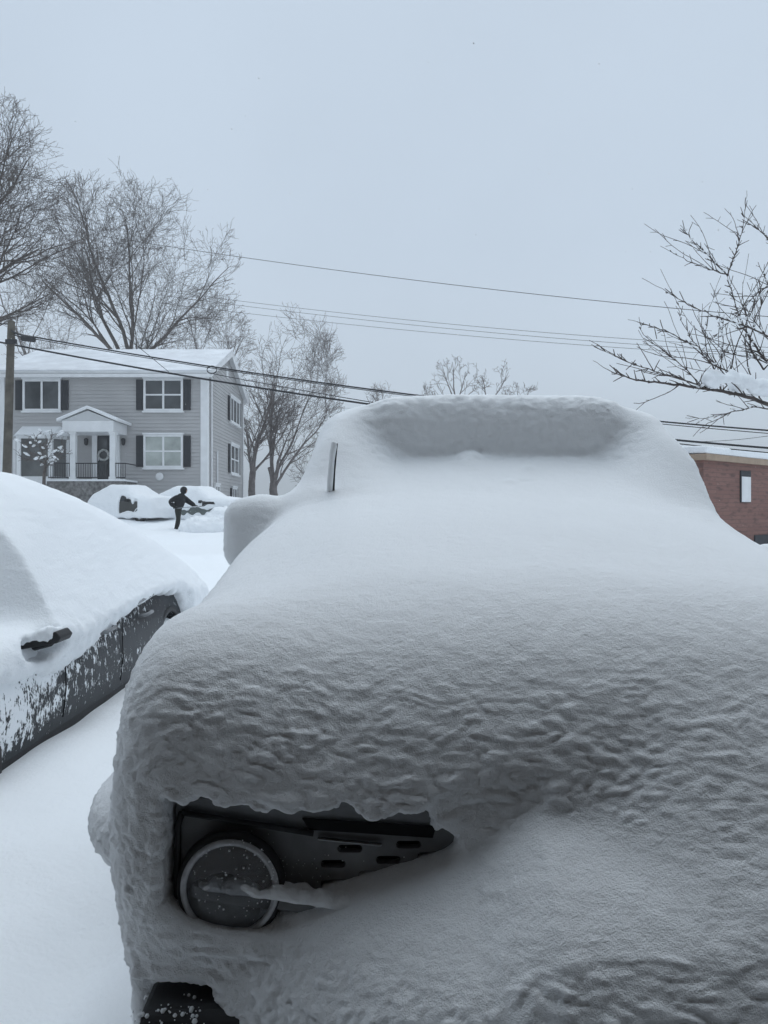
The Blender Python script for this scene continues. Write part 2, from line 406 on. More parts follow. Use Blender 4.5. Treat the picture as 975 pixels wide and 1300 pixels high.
    roofw = ss((y-3.2)/.2)*ss((3.75-y)/.1)*ss((z-1.86)/.05)
    lump = np.abs(noise(x*13, y*13, z*17, 51))+.6*np.abs(noise(x*30, y*30, z*36, 52))
    d = amp*(.0054*(r1-.8)+.0036*(r2-.8)+.0034*f3*nearness)*(.55+.45*nearness)*(1-.45*ss((-.33-x)/.12)*nearness) + .0016*noise(x*30, y*30, z*30, 49)+.0009*f4*nearness + .008*big + roofw*front*ss((.72-np.abs(x-XC))/.2)*(-.003+.013*lump)
    clump = nearness*ss((1.12-z)/.1)*ss((.36-x)/.3)*ss((.9-n[:, 2])/.4)
    d += clump*(.002-.005*np.abs(noise(x*38, y*38, z*38, 53))+.004*np.abs(noise(x*85, y*85, z*85, 54)))
    v = v+n*d[:, None]
    me.vertices.foreach_set('co', v.ravel().astype(np.float32)); me.update()
    mw = np.array(suv.location)
    me.vertices.foreach_set('co', (v-mw).ravel().astype(np.float32)); me.update()
    me.name = 'snow_cover'; me.materials.clear(); me.materials.append(M['snow_front'])
    me.polygons.foreach_set('use_smooth', np.ones(len(me.polygons), dtype=bool))
    o = bpy.data.objects.new('snow_cover', me); COL.objects.link(o); o.parent = suv
    o['label'] = 'thick wind-rippled snow with a sharp roof ledge'
suv_snow()
def suv_hard():
    # painted shell under the snow
    xs = np.arange(-.6, 1.72, .05).astype(np.float32); ys = np.arange(1.46, 6.2, .05).astype(np.float32); zs = np.arange(.4, 2.05, .04).astype(np.float32)
    X, Y, Z = xs[:, None, None], ys[None, :, None], zs[None, None, :]; U = np.abs(X-XC)
    b = smax(smax(Z-1.19, 1.56-Y, .1), U-.90, .08)
    b = np.maximum(b, Y-5.95)
    c = smax(smax(Z-1.86, 3.2+.35*(Z-1.2)-Y, .06), U-(.80-.08*(Z-1.2)), .06); c = np.maximum(c, Y-5.95)
    D = np.maximum(np.minimum(b, c), .5-Z)
    for yy in (2.1, 4.95): D = np.maximum(D, -np.maximum(np.sqrt((Y-yy)**2+(Z-.45)**2)-.43, .62-U))
    V, Q = nets(D, xs, ys, zs); obj('body', V, Q, M['suv_paint'], suv, smooth=True)
    for yy in (2.1, 4.95):
        for sx in (-1, 1):
            c = (XC+sx*.80, yy, .40); ax = (sx, 0, 0)
            w = MB().lathe([(.24, -.12), (.36, -.12), (.385, -.09), (.385, .07), (.36, .10), (.24, .10)], c, ax, 36, close=True).build('wheel', M['rubber'], suv, smooth=True)
            MB().lathe([(.05, -.02), (.237, -.02), (.237, .05), (.21, .02), (.06, .06)], c, ax, 28).build('rim', M['chrome'], w)
    # grille panel with stadium slots (real holes)
    q = lambda px, py, Y=1.505: ((px-487.5)/F_PX*Y, EYE-(py-650)/F_PX*Y)
    def slot_loop(cx, cz, hw, r, n=7):
        return [(cx+sx_*hw+r*math.cos(a), cz+r*math.sin(a)) for sx_, a0 in ((1, -90), (-1, 90)) for a in [R(a0+180*i/n) for i in range(n+1)]]
    bm = bmesh.new()
    outer = [(-.40, 1.085), (-.41, 1.07), (-.408, .85), (-.385, .80), (-.34, .77), (1.44, .77), (1.50, .85), (1.50, 1.07), (1.48, 1.085)]
    loops = [outer]
    px_sl = [(424, 1088), (472, 1102), (445, 1069), (493, 1083), (518, 1064), (424, 1113), (545, 1078), (472, 1127)]
    for a in px_sl: loops.append(slot_loop(*q(*a), .017, .0078))
    for k in range(10):
        for s_ in range(3): loops.append(slot_loop(.30+k*.09+(s_ % 2)*.04, .88+s_*.05, .022, .0125))
    for L in loops:
        vs = [bm.verts.new((x, 1.505, z)) for x, z in L]
        for i in range(len(vs)): bm.edges.new((vs[i-1], vs[i]))
    bmesh.ops.triangle_fill(bm, edges=bm.edges[:], use_beauty=True, use_dissolve=False, normal=(0, -1, 0))
    r = bmesh.ops.extrude_face_region(bm, geom=bm.faces[:]+bm.edges[:]+bm.verts[:])
    bmesh.ops.translate(bm, verts=[g for g in r['geom'] if isinstance(g, bmesh.types.BMVert)], vec=(0, .02, 0))
    bmesh.ops.recalc_face_normals(bm, faces=bm.faces)
    me = bpy.data.meshes.new('grille'); bm.to_mesh(me); bm.free()
    v, _ = mesh_arrays(me); me.vertices.foreach_set('co', (v-np.array(suv.location)).ravel().astype(np.float32)); me.update()
    me.materials.append(M['dark_panel']); g = bpy.data.objects.new('grille', me); COL.objects.link(g); g.parent = suv
    MB().box(-.37, 1.47, 1.55, 1.557, .78, 1.08).build('grille_backing', M['void'], g)
    # proud surround, painted recess and trim strip
    sr = MB()
    def rail(pts, rad): sr.tube([(a, 1.497, b) for a, b in pts], rad, 8)
    rail([q(236, 1024, 1.497), q(231, 1040, 1.497), q(230, 1138, 1.497), q(243, 1158, 1.497), q(270, 1170, 1.497)], .007)
    rail([q(236, 1024, 1.497), q(300, 1034, 1.497), q(400, 1050, 1.497)], .006)
    sr.build('surround', M['black_plastic'], g, smooth=True)
    tb = MB(); tb.prism([q(386, 1030), q(552, 1040), q(548, 1054), q(395, 1044)], lambda a, b: (a, 1.499, b), lambda a, b: (a, 1.5035, b))
    tb.build('painted_recess', M['void'], g)  # near-black flush plate: the darkness of a recess put into the colour
    tb = MB(); tb.prism([q(405, 1052), q(486, 1060), q(484, 1064), q(405, 1056)], lambda a, b: (a, 1.494, b), lambda a, b: (a, 1.502, b))
    tb.build('trim_strip', M['chrome'], g, bevel=.003)
    # headlights
    for side in (1, -1):
        cx, cz = (q(300, 1108)) if side == 1 else (2*XC-q(300, 1108)[0], q(300, 1108)[1])
        c = (cx, 1.50, cz)
        hl = MB().lathe([(.075, .0), (.10, .0), (.106, -.010), (.104, -.024), (.096, -.030), (.089, -.022), (.086, .0)], c, (0, 1, 0), 56, close=False).build('headlight', M['black_plastic'], suv, smooth=True)
        MB().lathe([(.0965, -.027), (.0945, -.0325), (.088, -.034), (.083, -.031), (.085, -.024)], c, (0, 1, 0), 56, close=True).build('light_ring', LENS_RING, hl, smooth=True)
        MB().lathe([(.001, .012), (.05, .010), (.078, -.003), (.084, -.013)], c, (0, 1, 0), 48).build('reflector', REFL, hl, smooth=True)
        MB().lathe([(.001, -.052), (.03, -.050), (.06, -.043), (.082, -.030), (.0835, -.026)], c, (0, 1, 0), 48).build('lens', LENS, hl, smooth=True)
        MB().lathe([(.046, -.004), (.049, -.012), (.052, -.004)], c, (0, 1, 0), 40, close=True).build('inner_ring', LENS_RING, hl, smooth=True)
        MB().lathe([(.001, -.022), (.010, -.018), (.016, -.004), (.016, .012)], (cx+.004, 1.5, cz+.022), (0, 1, 0), 20).build('bulb', M['chrome'], hl, smooth=True)
        b = MB(); x0, x1 = (cx-.072, cx+.27) if side == 1 else (cx-.27, cx+.072)
        z0, z1 = cz+.000, cz-.052
        b.prism([(x0, z0+.012), (x1, z1+.014), (x1, z1-.020), (x0, z0-.017)], lambda a, b_: (a, 1.472, b_), lambda a, b_: (a, 1.497, b_))
        b.build('light_bar', BAR, hl, bevel=.006)
        # snow lodged on the bar
        if side == 1:
            xs = np.arange(x0-.02, x1+.03, .004).astype(np.float32); ys = np.arange(1.425, 1.52, .004).astype(np.float32); zs = np.arange(cz-.07, cz+.06, .004).astype(np.float32)
            X, Y, Z = xs[:, None, None], ys[None, :, None], zs[None, None, :]
            t = np.clip((X-x0)/(x1-x0), 0, 1); zc = z0+.010+(z1+.002-z0)*t
            hgt = .021+.016*noise(X*28, 0, 0, 61)+.010*noise(X*70, Y*50, 0, 62)-.03*ss((.12-t)/.12)
            D = smax(smax(Z-zc-hgt, zc-.004-Z, .012), np.abs(Y-1.473)-.024-.006*noise(X*45, 0, Z*30, 63), .018); D = np.maximum(D, np.maximum(x0+.012-X, X-x1))
            V, Q = nets(D, xs, ys, zs); obj('snow', V, Q, M['snow_front'], hl, smooth=True)
    # specks of snow stuck to panel and lens
    s = MB()
    for k in range(240):
        px, py = random.gauss(330, 70), random.gauss(1105, 40)
        if not (236 < px < 560 and 1040 < py < 1165): continue
        inlens = math.hypot(px-300, py-1108) < 55
        y0 = 1.447 if inlens else 1.503
        p = q(px, py, y0); r_ = random.choice((.0007, .0009, .0012, .0012, .002))*random.uniform(.7, 1.2)
        s.lathe([(.0003, -r_*.8), (r_*.8, -r_*.4), (r_, 0), (r_*.7, r_*.3)], (p[0], y0, p[1]), (0, 1, 0), 6)
    s.build('snow_speck', M['snow_front'], g)['kind'] = 'stuff'
    for o_ in suv.children:
        if o_.name.split('.')[0] in ('grille', 'headlight'): o_.location.y -= .03
    # bumper
    b = MB()
    prof = [(1.48, .40), (1.39, .42), (1.365, .50), (1.365, .62), (1.375, .70), (1.40, .722), (1.48, .728)]
    for x0, x1 in ((-.455, -.20), (-.196, 1.296), (1.30, 1.555)): b.prism(prof, lambda a, c_: (x0, a, c_), lambda a, c_: (x1, a, c_))
    bp = b.build('bumper', M['black_plastic'], suv, bevel=.012)
    MB().tube([(-.33, 1.39, .60), (-.33, 1.39, .66)], .022, 12).build('tow_hook', M['void'], bp)
    cr_ = MB()
    for k in range(110):
        a_, h_ = random.uniform(-.47, -.33), .728-abs(random.gauss(0, .05)); r_ = .0012+.0045*random.random()**3
        yy = float(np.interp(h_, [.50, .62, .70, .722, .728], [1.365, 1.365, 1.375, 1.40, 1.43]))
        cr_.lathe([(.0005, -r_), (r_*.8, -r_*.6), (r_, 0), (r_*.7, r_*.5)], (a_, yy, h_), (random.uniform(-.4, .4), 1, random.uniform(-.5, .2)), 6)
    cr_.build('snow_crumb', M['snow_front'], bp, smooth=True)['kind'] = 'stuff'
    # lifted wiper, crusted with snow along one side
    w = MB().tube([P(422.5, 634, 3.12), P(424, 600, 3.08), P(427.5, 563, 3.04)], [.007, .006, .005], 6).build('wiper', M['black_plastic'], suv)
    pts = [P(a+.4*random.uniform(-1, 1), b_, Y-.006) for a, b_, Y in ((417, 634, 3.12), (418.5, 622, 3.11), (419, 610, 3.09), (420, 598, 3.08), (421, 586, 3.06), (422, 576, 3.05), (423.5, 567, 3.045), (424, 562, 3.04), (424.2, 560, 3.04))]
    MB().tube(pts, [.013, .0125, .013, .0125, .012, .013, .0135, .011, .004], 10).build('snow_crust', M['snow_front'], w, smooth=True)
LENS_RING = mat('lens_ring', (.5, .51, .53), .2, spec=.6, var=(30, .3))
REFL = mat('reflector', (.13, .135, .14), .35, spec=.5, var=(60, .4))
LENS = mat('lens', (.75, .77, .8), .08, spec=.5, var=(20, .05)); LENS.node_tree.nodes['Principled BSDF'].inputs['Transmission Weight'].default_value = .95
LENS.node_tree.nodes['Principled BSDF'].inputs['IOR'].default_value = 1.3
BAR = mat('light_bar', (.14, .145, .15), .35, spec=.5, var=(40, .2))
suv_hard()

# ---------------------------------------------------------------- neighbouring car, dark grey
nb = thing('parked_car', 'dark grey car at the left edge, roof heaped with smooth snow, lower doors bare', 'car', (-2.78, 5.0, .33))
SX = -1.85
def door_mat():
    m = mat('grey_paint_crusted', (.02, .023, .027), .5, spec=.3, coat=.06)
    nt = m.node_tree; b = nt.nodes['Principled BSDF']; L = nt.links.new; N = nt.nodes.new
    t = N('ShaderNodeTexCoord'); se = N('ShaderNodeSeparateXYZ'); L(t.outputs['Object'], se.inputs[0])
    def ns(sc_, vec, det=4):
        mp = N('ShaderNodeMapping'); mp.inputs['Scale'].default_value = vec; L(t.outputs['Object'], mp.inputs[0])
        n = N('ShaderNodeTexNoise'); n.inputs['Scale'].default_value = sc_; n.inputs['Detail'].default_value = det; n.inputs['Roughness'].default_value = .6; L(mp.outputs[0], n.inputs['Vector']); return n.outputs['Fac']
    def mth(op, a, c, cl=False):
        q = N('ShaderNodeMath'); q.operation = op; q.use_clamp = cl
        for i, v in enumerate((a, c)):
            if isinstance(v, (int, float)): q.inputs[i].default_value = v
            else: L(v, q.inputs[i])
        return q.outputs[0]
    clump = ns(19, (1, 1, 1)); fine = ns(75, (1, 1, .7), 3); streak = ns(9, (1, 9, 1), 5)
    z = se.outputs['Z']; y = se.outputs['Y']
    # crust: thick towards the snow line, speckles in a band above the sill and towards the front
    top = mth('MULTIPLY', mth('SUBTRACT', z, mth('ADD', mth('MULTIPLY', y, .20), .41)), 1.1)
    band = mth('MULTIPLY', mth('SUBTRACT', 1.0, mth('MULTIPLY', mth('ABSOLUTE', mth('SUBTRACT', z, mth('ADD', mth('MULTIPLY', y, .02), .235)), 0), 8), True), .15)
    frnt = mth('MULTIPLY', mth('MAXIMUM', mth('SUBTRACT', -.55, y), 0), .07)
    s_ = mth('ADD', mth('ADD', mth('MAXIMUM', top, -.13), band), frnt)
    s_ = mth('ADD', s_, mth('ADD', mth('MULTIPLY', mth('SUBTRACT', clump, .5), 1.2), mth('ADD', mth('MULTIPLY', mth('SUBTRACT', streak, .5), .7), mth('MULTIPLY', mth('SUBTRACT', fine, .5), .65))))
    mr = N('ShaderNodeMapRange'); mr.inputs[1].default_value = .08; mr.inputs[2].default_value = .17; L(s_, mr.inputs[0])
    dust = N('ShaderNodeMapRange'); dust.inputs[1].default_value = .45; dust.inputs[2].default_value = .8; dust.inputs[4].default_value = .14; L(streak, dust.inputs[0])
    mx0 = N('ShaderNodeMix'); mx0.data_type = 'RGBA'; mx0.inputs[6].default_value = (.02, .023, .027, 1); mx0.inputs[7].default_value = (.22, .24, .26, 1); L(dust.outputs[0], mx0.inputs[0])
    mx = N('ShaderNodeMix'); mx.data_type = 'RGBA'; mx.inputs[7].default_value = (.84, .86, .88, 1)
    L(mx0.outputs[2], mx.inputs[6]); L(mr.outputs[0], mx.inputs[0]); L(mx.outputs[2], b.inputs['Base Color'])
    bp = N('ShaderNodeBump'); bp.inputs['Distance'].default_value = .02; L(mr.outputs[0], bp.inputs['Height']); L(bp.outputs[0], b.inputs['Normal'])
    rr = N('ShaderNodeMapRange'); rr.inputs[3].default_value = .5; rr.inputs[4].default_value = .8; L(mr.outputs[0], rr.inputs[0]); L(rr.outputs[0], b.inputs['Roughness'])
    return m
M['door'] = door_mat()
def neighbour():
    xs = axis((-4.1, .08), (-2.7, .03), (-1.55, ), ) if False else np.concatenate([np.arange(-3.95, -2.75, .06), np.arange(-2.75, -1.5, .02)]).astype(np.float32)
    ys = np.concatenate([np.arange(2.0, 3.5, .05), np.arange(3.5, 7.75, .024)]).astype(np.float32); zs = np.arange(.5, 2.05, .022).astype(np.float32)
    X, Y, Z = xs[:, None, None], ys[None, :, None], zs[None, None, :]
    top = np.interp(Y, [2.2, 3.9, 4.3, 4.9, 5.4, 6.0, 6.5, 7.0, 7.3, 7.6], [1.02, 1.1, 1.6, 1.90, 1.93, 1.81, 1.66, 1.45, 1.28, 1.12])
    XM = -2.78
    side = lambda x: (x-(-1.76))*.80+(Z-.97)*.60                  # leaning outwards to the belt line
    s1 = side(X); s2 = side(2*XM-X)
    ws = (4.12-Y)*.90+(Z-1.0)*.42                                 # windscreen face
    cab = smax(smax(smax(Z-top-.02, s1, .30), s2, .3), ws, .015)
    cab = smax(cab, Y-7.50, .25)
    cab = np.maximum(cab, X-(-1.74)-.03*noise(0, Y*4, Z*4, 70))
    hood = smax(smax(Z-(.98+.05*ss((Y-2.4)/1.5)), np.abs(X-XM)-.98, .2), 2.25-Y, .3); hood = np.maximum(hood, Y-4.3)
    D = smin(cab, hood, .12)
    zl = np.interp(Y, [2.2, 3.6, 4.4, 4.9, 5.6, 6.2, 6.72, 6.98, 7.6], [.80, .80, .74, .84, .94, .97, .92, .58, .55])
    D = smax(D, (X-(SX+.012))-.42*np.maximum(Z-zl, 0)-.03*np.maximum(noise(0*X, Y*11, Z*11, 79), 0)-.25*ss((Y-6.8)/.3), .03)
    rag = .05*noise(0*X, Y*6, Z*5, 71)+.035*noise(0*X, Y*17, Z*12, 72)
    D = smax(D, zl+rag-Z, .05)
    # hollow under the mirror
    D = smax(D, -ellips(X, Y, Z, (-1.76, 4.0, .925), (.21, .20, .075)), .03)
    V, Q = nets(D, xs, ys, zs)
    N_ = vnormals(V, Q); x, y, z = V.T
    low = ss((1.2-z)/.3)
    d = .010*fbm(x*3, y*3, z*3, 2, 73)+.004*noise(x*6+z*8, y*5, z*24, 74)+low*(.012*noise(x*14, y*14, z*14, 75)+.008*noise(x*32, y*32, z*32, 76))
    V = V+N_*d[:, None]
    obj('snow_cover', V, Q, M['snow'], nb, smooth=True)
    # bodywork
    xs = np.concatenate([np.arange(-3.8, -2.1, .06), np.arange(-2.1, -1.78, .02)]).astype(np.float32); ys = np.arange(2.2, 7.6, .03).astype(np.float32); zs = np.arange(.2, 1.72, .03).astype(np.float32)
    X, Y, Z = xs[:, None, None], ys[None, :, None], zs[None, None, :]; U = np.abs(X-XM)
    hh = np.interp(Y, [2.3, 3.7, 7.2, 7.5], [.88, .98, 1.02, .98])
    bd = smax(smax(Z-hh, U-(.925-.09*((Z-.62)/.4)**2), .08), np.maximum(2.4-Y, Y-7.36), .2)
    ct = np.interp(Y, [4.35, 5.0, 6.0, 7.0, 7.3], [1.0, 1.5, 1.52, 1.2, .95])
    bd = np.minimum(bd, smax(Z-ct, U-(.86-.45*np.maximum(Z-.98, 0)), .08)+np.maximum(0, np.maximum(4.35-Y, Y-7.3)))
    bd = np.maximum(bd, .36-Z)
    for yy in (3.25, 6.55): bd = np.maximum(bd, -np.maximum(np.sqrt((Y-yy)**2+(Z-.42)**2)-.37, .62-U))
    V, Q = nets(bd, xs, ys, zs); obj('body', V, Q, M['door'], nb, smooth=True)
    s = MB(); s.box(SX-.06, SX-.03, 3.66, 6.15, .30, .46); s.build('sill', M['black_plastic'], nb, bevel=.01)
    # plastic arch lining and wheels
    for yy in (3.25, 6.55):
        MB().lathe([(.36, 0), (.405, 0), (.405, .03), (.36, .03)], (SX-.045, yy, .42), (1, 0, 0), 40, close=True).build('wheel_arch', M['black_plastic'], nb, smooth=True)
        for xx, sgn in ((SX-.14, 1), (2*XM-SX+.14, -1)):
            w = MB().lathe([(.20, -.10), (.30, -.10), (.325, -.07), (.325, .07), (.30, .10), (.20, .10)], (xx, yy, .36), (sgn, 0, 0), 36, close=True).build('wheel', M['rubber'], nb, smooth=True)
            MB().lathe([(.04, .0), (.198, .0), (.198, .07), (.17, .04), (.05, .06)], (xx, yy, .36), (sgn, 0, 0), 28).build('rim', M['chrome'], w)
            if sgn == 1:
                V = np.array([(xx+.02, yy, .52)]);
                xs2 = np.arange(xx-.14, xx+.16, .02).astype(np.float32); ys2 = np.arange(yy-.4, yy+.4, .02).astype(np.float32); zs2 = np.arange(.3, .85, .02).astype(np.float32)
                A, B, C_ = xs2[:, None, None], ys2[None, :, None], zs2[None, None, :]
                E = ellips(A, B, C_, (xx, yy-.02, .55), (.13, .33, .19))+.02*noise(A*9, B*9, C_*9, 78); V, Q = nets(E, xs2, ys2, zs2); obj('packed_snow', V, Q, M['snow'], w, smooth=True)
    # door mirror
    m_ = MB(); a = P(8, 829, 4.06); b_ = P(79, 815, 3.96)
    prof = [(0, 0), (.10, .012), (.30, .0), (.315, .03), (.29, .075), (.12, .06), (.02, .02)]
    dx = (b_[0]-a[0])/.315; dz = (b_[2]-a[2])/.315
    m_.prism(prof, lambda u, h: (a[0]+u*dx, 3.94, a[2]+u*dz+h*.85), lambda u, h: (a[0]+u*dx, 4.10, a[2]+u*dz+h*.85))
    mo = m_.build('mirror', M['black_plastic'], nb, bevel=.012)
    MB().tube([(-1.94, 4.08, .915), (-1.80, 4.04, .955)], .03, 8).build('mirror_arm', M['black_plastic'], mo)
    xs2 = np.arange(a[0]-.05, b_[0]+.06, .008).astype(np.float32); ys2 = np.arange(3.86, 4.2, .008).astype(np.float32); zs2 = np.arange(.9, 1.12, .008).astype(np.float32)
    A, B, C_ = xs2[:, None, None], ys2[None, :, None], zs2[None, None, :]; t_ = (A-a[0])/(b_[0]-a[0])
    zt_ = a[2]+(b_[2]-a[2])*t_+.05-.02*np.abs(t_-.6)
    E = smax(smax(np.abs(C_-zt_-.012)-.026-.02*noise(A*16, B*10, 0, 171)-.012*noise(A*45, B*40, 0, 172), np.abs(B-4.02)-.093-.012*noise(A*30, 0, C_*30, 173), .03), np.abs(t_-.47)-.42, .03)
    V, Q = nets(E, xs2, ys2, zs2); obj('snow', V, Q, M['snow'], mo, smooth=True)
    # belt moulding and handles, bared between clumps
    t = MB(); t.box(SX-.02, SX+.022, 4.9, 5.95, .985, 1.06); t.build('window', M['glass_dark'], nb, bevel=.006)
    t = MB(); t.prism([(4.85, .925), (5.85, .985), (5.85, 1.01), (4.85, .955)], lambda a_, c_: (SX-.02, a_, c_), lambda a_, c_: (SX+.032, a_, c_)); t.build('belt_moulding', M['dark_panel'], nb, bevel=.006)
    for yy in (4.95, 5.75):
        t = MB().tube([(SX+.0, yy-.10, .865), (SX+.045, yy-.08, .87), (SX+.045, yy+.08, .875), (SX+.0, yy+.10, .875)], .014, 8).build('handle', M['dark_panel'], nb, smooth=True)
    for yy in (4.35, 5.3):
        MB().tube([(SX-.016, yy, .46), (SX+.002, yy, .62), (SX-.012, yy+.02, .86)], .0032, 6).build('door_seam', M['void'], nb)
neighbour()

# ---------------------------------------------------------------- house across the road
HY = 39.0
hx = lambda px: (px-487.5)/F_PX*HY
hz = lambda py: EYE+(650-py)/F_PX*HY
HX0, HX1, HYB = hx(1), hx(262), 49.0
EAVE, RIDGE, HYM, HB = hz(471), 11.05, 44.0, 1.9
house = thing('house', 'grey two-storey sided house with white trim and snowy gable roof', 'house', ((HX0+HX1)/2, HYM, 2.2))
M['siding'] = mat('grey_siding', (.43, .425, .425), .7, var=(.8, .05), bump=[(20, .004)])
M['pediment'] = mat('pediment_boards', (.52, .53, .54), .6, var=(2, .06))
def pane_mat(name, c, em=None): return mat(name, c, .12, spec=.5, var=(1.3, .35))
M['pane'] = pane_mat('window_pane', (.055, .06, .065)); M['pane_lit'] = pane_mat('blind_behind_glass', (.36, .39, .37)); M['pane_bay'] = pane_mat('bay_pane', (.11, .115, .115))
def lap_wall(mb, p0, p1, zfun, nrm, z0, step=.19, d=.04):
    """clapboards between p0 and p1 (plan); zfun(t) gives the top of the wall at fraction t."""
    p0, p1 = np.array(p0), np.array(p1); z = z0
    while True:
        lo = [t for t in np.linspace(0, 1, 41) if zfun(t) > z+.01]
        if len(lo) < 2: break
        t0, t1 = lo[0], lo[-1]; zt = min(z+step, max(zfun(t) for t in lo))
        a, b = p0+(p1-p0)*t0, p0+(p1-p0)*t1; n = np.array(nrm)
        q = lambda p, o, zz: (p[0]+n[0]*o, p[1]+n[1]*o, zz)
        mb.add([q(a, d, z), q(b, d, z), q(b, .002, zt), q(a, .002, zt), q(a, 0, z), q(b, 0, z)], [(0, 1, 2, 3), (4, 5, 1, 0)])
        z = zt
        if z > 20: break
w = MB()
# solid core
poly = [(HY+.03, HB), (HYB, HB), (HYB, EAVE), (HYM, RIDGE-.12), (HY+.03, EAVE)]
w.prism(poly, lambda a, b: (HX0+.03, a, b), lambda a, b: (HX1-.03, a, b))
lap_wall(w, (HX0, HY), (HX1, HY), lambda t: EAVE-.1, (0, -1), HB)
gable = lambda t: EAVE+(RIDGE-.15-EAVE)*(1-abs(2*t-1))
lap_wall(w, (HX1, HY), (HX1, HYB), gable, (1, 0), HB)
lap_wall(w, (HX0, HYB), (HX0, HY), gable, (-1, 0), HB)
w.build('wall', M['siding'], house, fix=False)
f = MB(); f.box(HX0-.06, HX1+.06, HY-.07, HYB+.05, 1.2, HB+.32); f.build('foundation', M['stone'], house)
# roof slabs: dark shingles with snow
def slab(mb, t0, t1, ov=.45, ove=.35):
    k = (RIDGE-EAVE)/(HYM-HY)
    for s_ in (1, -1):
        ye = HYM-s_*(HYM-HY+ov); ze = EAVE-ov*k
        x0, x1 = HX0-ove, HX1+ove
        mb.add([(x0, ye, ze+t0), (x1, ye, ze+t0), (x1, HYM, RIDGE+t0), (x0, HYM, RIDGE+t0), (x0, ye, ze+t1), (x1, ye, ze+t1), (x1, HYM, RIDGE+t1), (x0, HYM, RIDGE+t1)],
               [(3, 2, 1, 0), (4, 5, 6, 7), (0, 1, 5, 4), (1, 2, 6, 5), (3, 0, 4, 7)])
rb = MB(); slab(rb, 0, .10); roof = rb.build('roof', M['white_trim'], house)
rb = MB(); slab(rb, .103, .17, .47, .36); rb.build('snow', M['snow_roof'], roof, bevel=.03)
g = MB(); g.box(HX0-.4, HX1+.36, HY-.62, HY-.48, EAVE-.42, EAVE-.24); g.box(HX0-.3, HX1+.3, HY-.477, HY-.03, EAVE-.30, EAVE-.24); g.build('gutter', M['white_trim'], house)
for bxs in ([(hx(255), HX1+.022, HY-.075, HY-.045, HB+.2, EAVE-.3), (HX1+.045, HX1+.075, HY-.075, HY+.28, HB+.2, EAVE-.05), (HX1+.0225, HX1+.0445, HY-.075, HY-.05, HB+.2, EAVE-.3)],
            [(HX0-.06, HX0+.22, HY-.075, HY-.045, HB+.2, EAVE-.3)], [(HX1+.045, HX1+.075, HYB-.25, HYB+.04, HB+.2, EAVE-.05)]):
    t = MB()
    for q in bxs: t.box(*q)
    t.build('corner_trim', M['white_trim'], house)
MB().tube([(HX1+.1, HY+.75, EAVE-.2), (HX1+.1, HY+.75, HB+.4)], .055, 8).build('downspout', M['white_trim'], house)
MB().tube([(HX1+.08, 41.2, 5.0), (HX1+.08, 41.2, HB+.3)], .05, 8).build('conduit', M['white_trim'], house)
rk = MB()
for s_ in (1, -1):
    ye = HYM-s_*(HYM-HY+.35); k = (RIDGE-EAVE)/(HYM-HY); ze = EAVE-.35*k
    rk.prism([(ye, ze-.02), (HYM, RIDGE-.02), (HYM, RIDGE-.26), (ye, ze-.24)], lambda a, b: (HX1+.31, a, b), lambda a, b: (HX1+.345, a, b))
rk.build('rake_board', M['white_trim'], house)
MB().box(HX1+.02, HX1+.06, HYM-.25, HYM+.25, 9.55, 10.2).build('gable_vent', M['white_trim'], house)

def window(parent, to3, x0, x1, z0, z1, pane, cols=2, rows=1, fw=.11, shutters=None, order='front'):
    """to3(u, depth, z): depth > 0 stands proud of the wall."""
    def bx(mb, u0, u1, za, zb, d0, d1):
        V = [to3(u, d, z) for z in (za, zb) for d in (d0, d1) for u in (u0, u1)]
        mb.add(V, [(0, 1, 3, 2), (4, 6, 7, 5), (0, 4, 5, 1), (1, 5, 7, 3), (3, 7, 6, 2), (2, 6, 4, 0)])
    fr = MB(); d0, d1 = -.02, .09
    bx(fr, x0, x0+fw, z0, z1, d0, d1); bx(fr, x1-fw, x1, z0, z1, d0, d1)
    bx(fr, x0+fw, x1-fw, z1-fw, z1, d0, d1); bx(fr, x0+fw, x1-fw, z0, z0+fw, d0, d1); 
    for c in range(1, cols):
        u = x0+(x1-x0)*c/cols; bx(fr, u-.05, u+.05, z0+fw, z1-fw, d0, .07)
    for r_ in range(1, rows):
        z = z0+(z1-z0)*r_/rows; bx(fr, x0+fw, x1-fw, z-.04, z+.04, d0, .06)
    wn = fr.build('window', M['white_trim'], parent)
    pn = MB(); bx(pn, x0+fw*.8, x1-fw*.8, z0+fw*.8, z1-fw*.8, -.015, .035); pn.build('pane', pane, wn)
    sn = MB(); bx(sn, x0-.06, x1+.06, z0-.09, z0-.003, d0, .15); sl_ = sn.build('sill', M['white_trim'], wn)
    hd = MB(); bx(hd, x0-.05, x1+.05, z1+.003, z1+.09, d0, .12); hd.build('head_trim', M['white_trim'], wn)
    if shutters:
        for u0, u1 in ((x0-shutters-.03, x0-.03), (x1+.03, x1+shutters+.03)):
            sh = MB(); bx(sh, u0, u1, z0+.05, z1-.05, .0, .06)
            for zz in (z0+.12, (z0+z1)/2, z1-.12): bx(sh, u0+.02, u1-.02, zz-.03, zz+.03, .063, .075)
            n = 14
            for k in range(n):
                zz = z0+.2+(z1-z0-.4)*k/(n-1); bx(sh, u0+.06, u1-.06, zz-.02, zz+.02, .063, .07)
            sh.build('shutter', M['shutter'], parent)
F3 = lambda u, d, z: (u, HY-.045-d, z)
S3 = lambda u, d, z: (HX1+.045+d, u, z)
window(house, F3, hx(30), hx(78), hz(522), hz(482), M['pane'], 2, 1, shutters=.36)
window(house, F3, hx(183), hx(233), hz(522), hz(481), M['pane'], 2, 2, shutters=.36)
window(house, F3, hx(183), hx(233), hz(594), hz(552), M['pane_lit'], 2, 2, shutters=.36)
window(house, S3, 44.6, 47.5, 7.05, 8.6, M['pane'], 3, 1, shutters=.4)
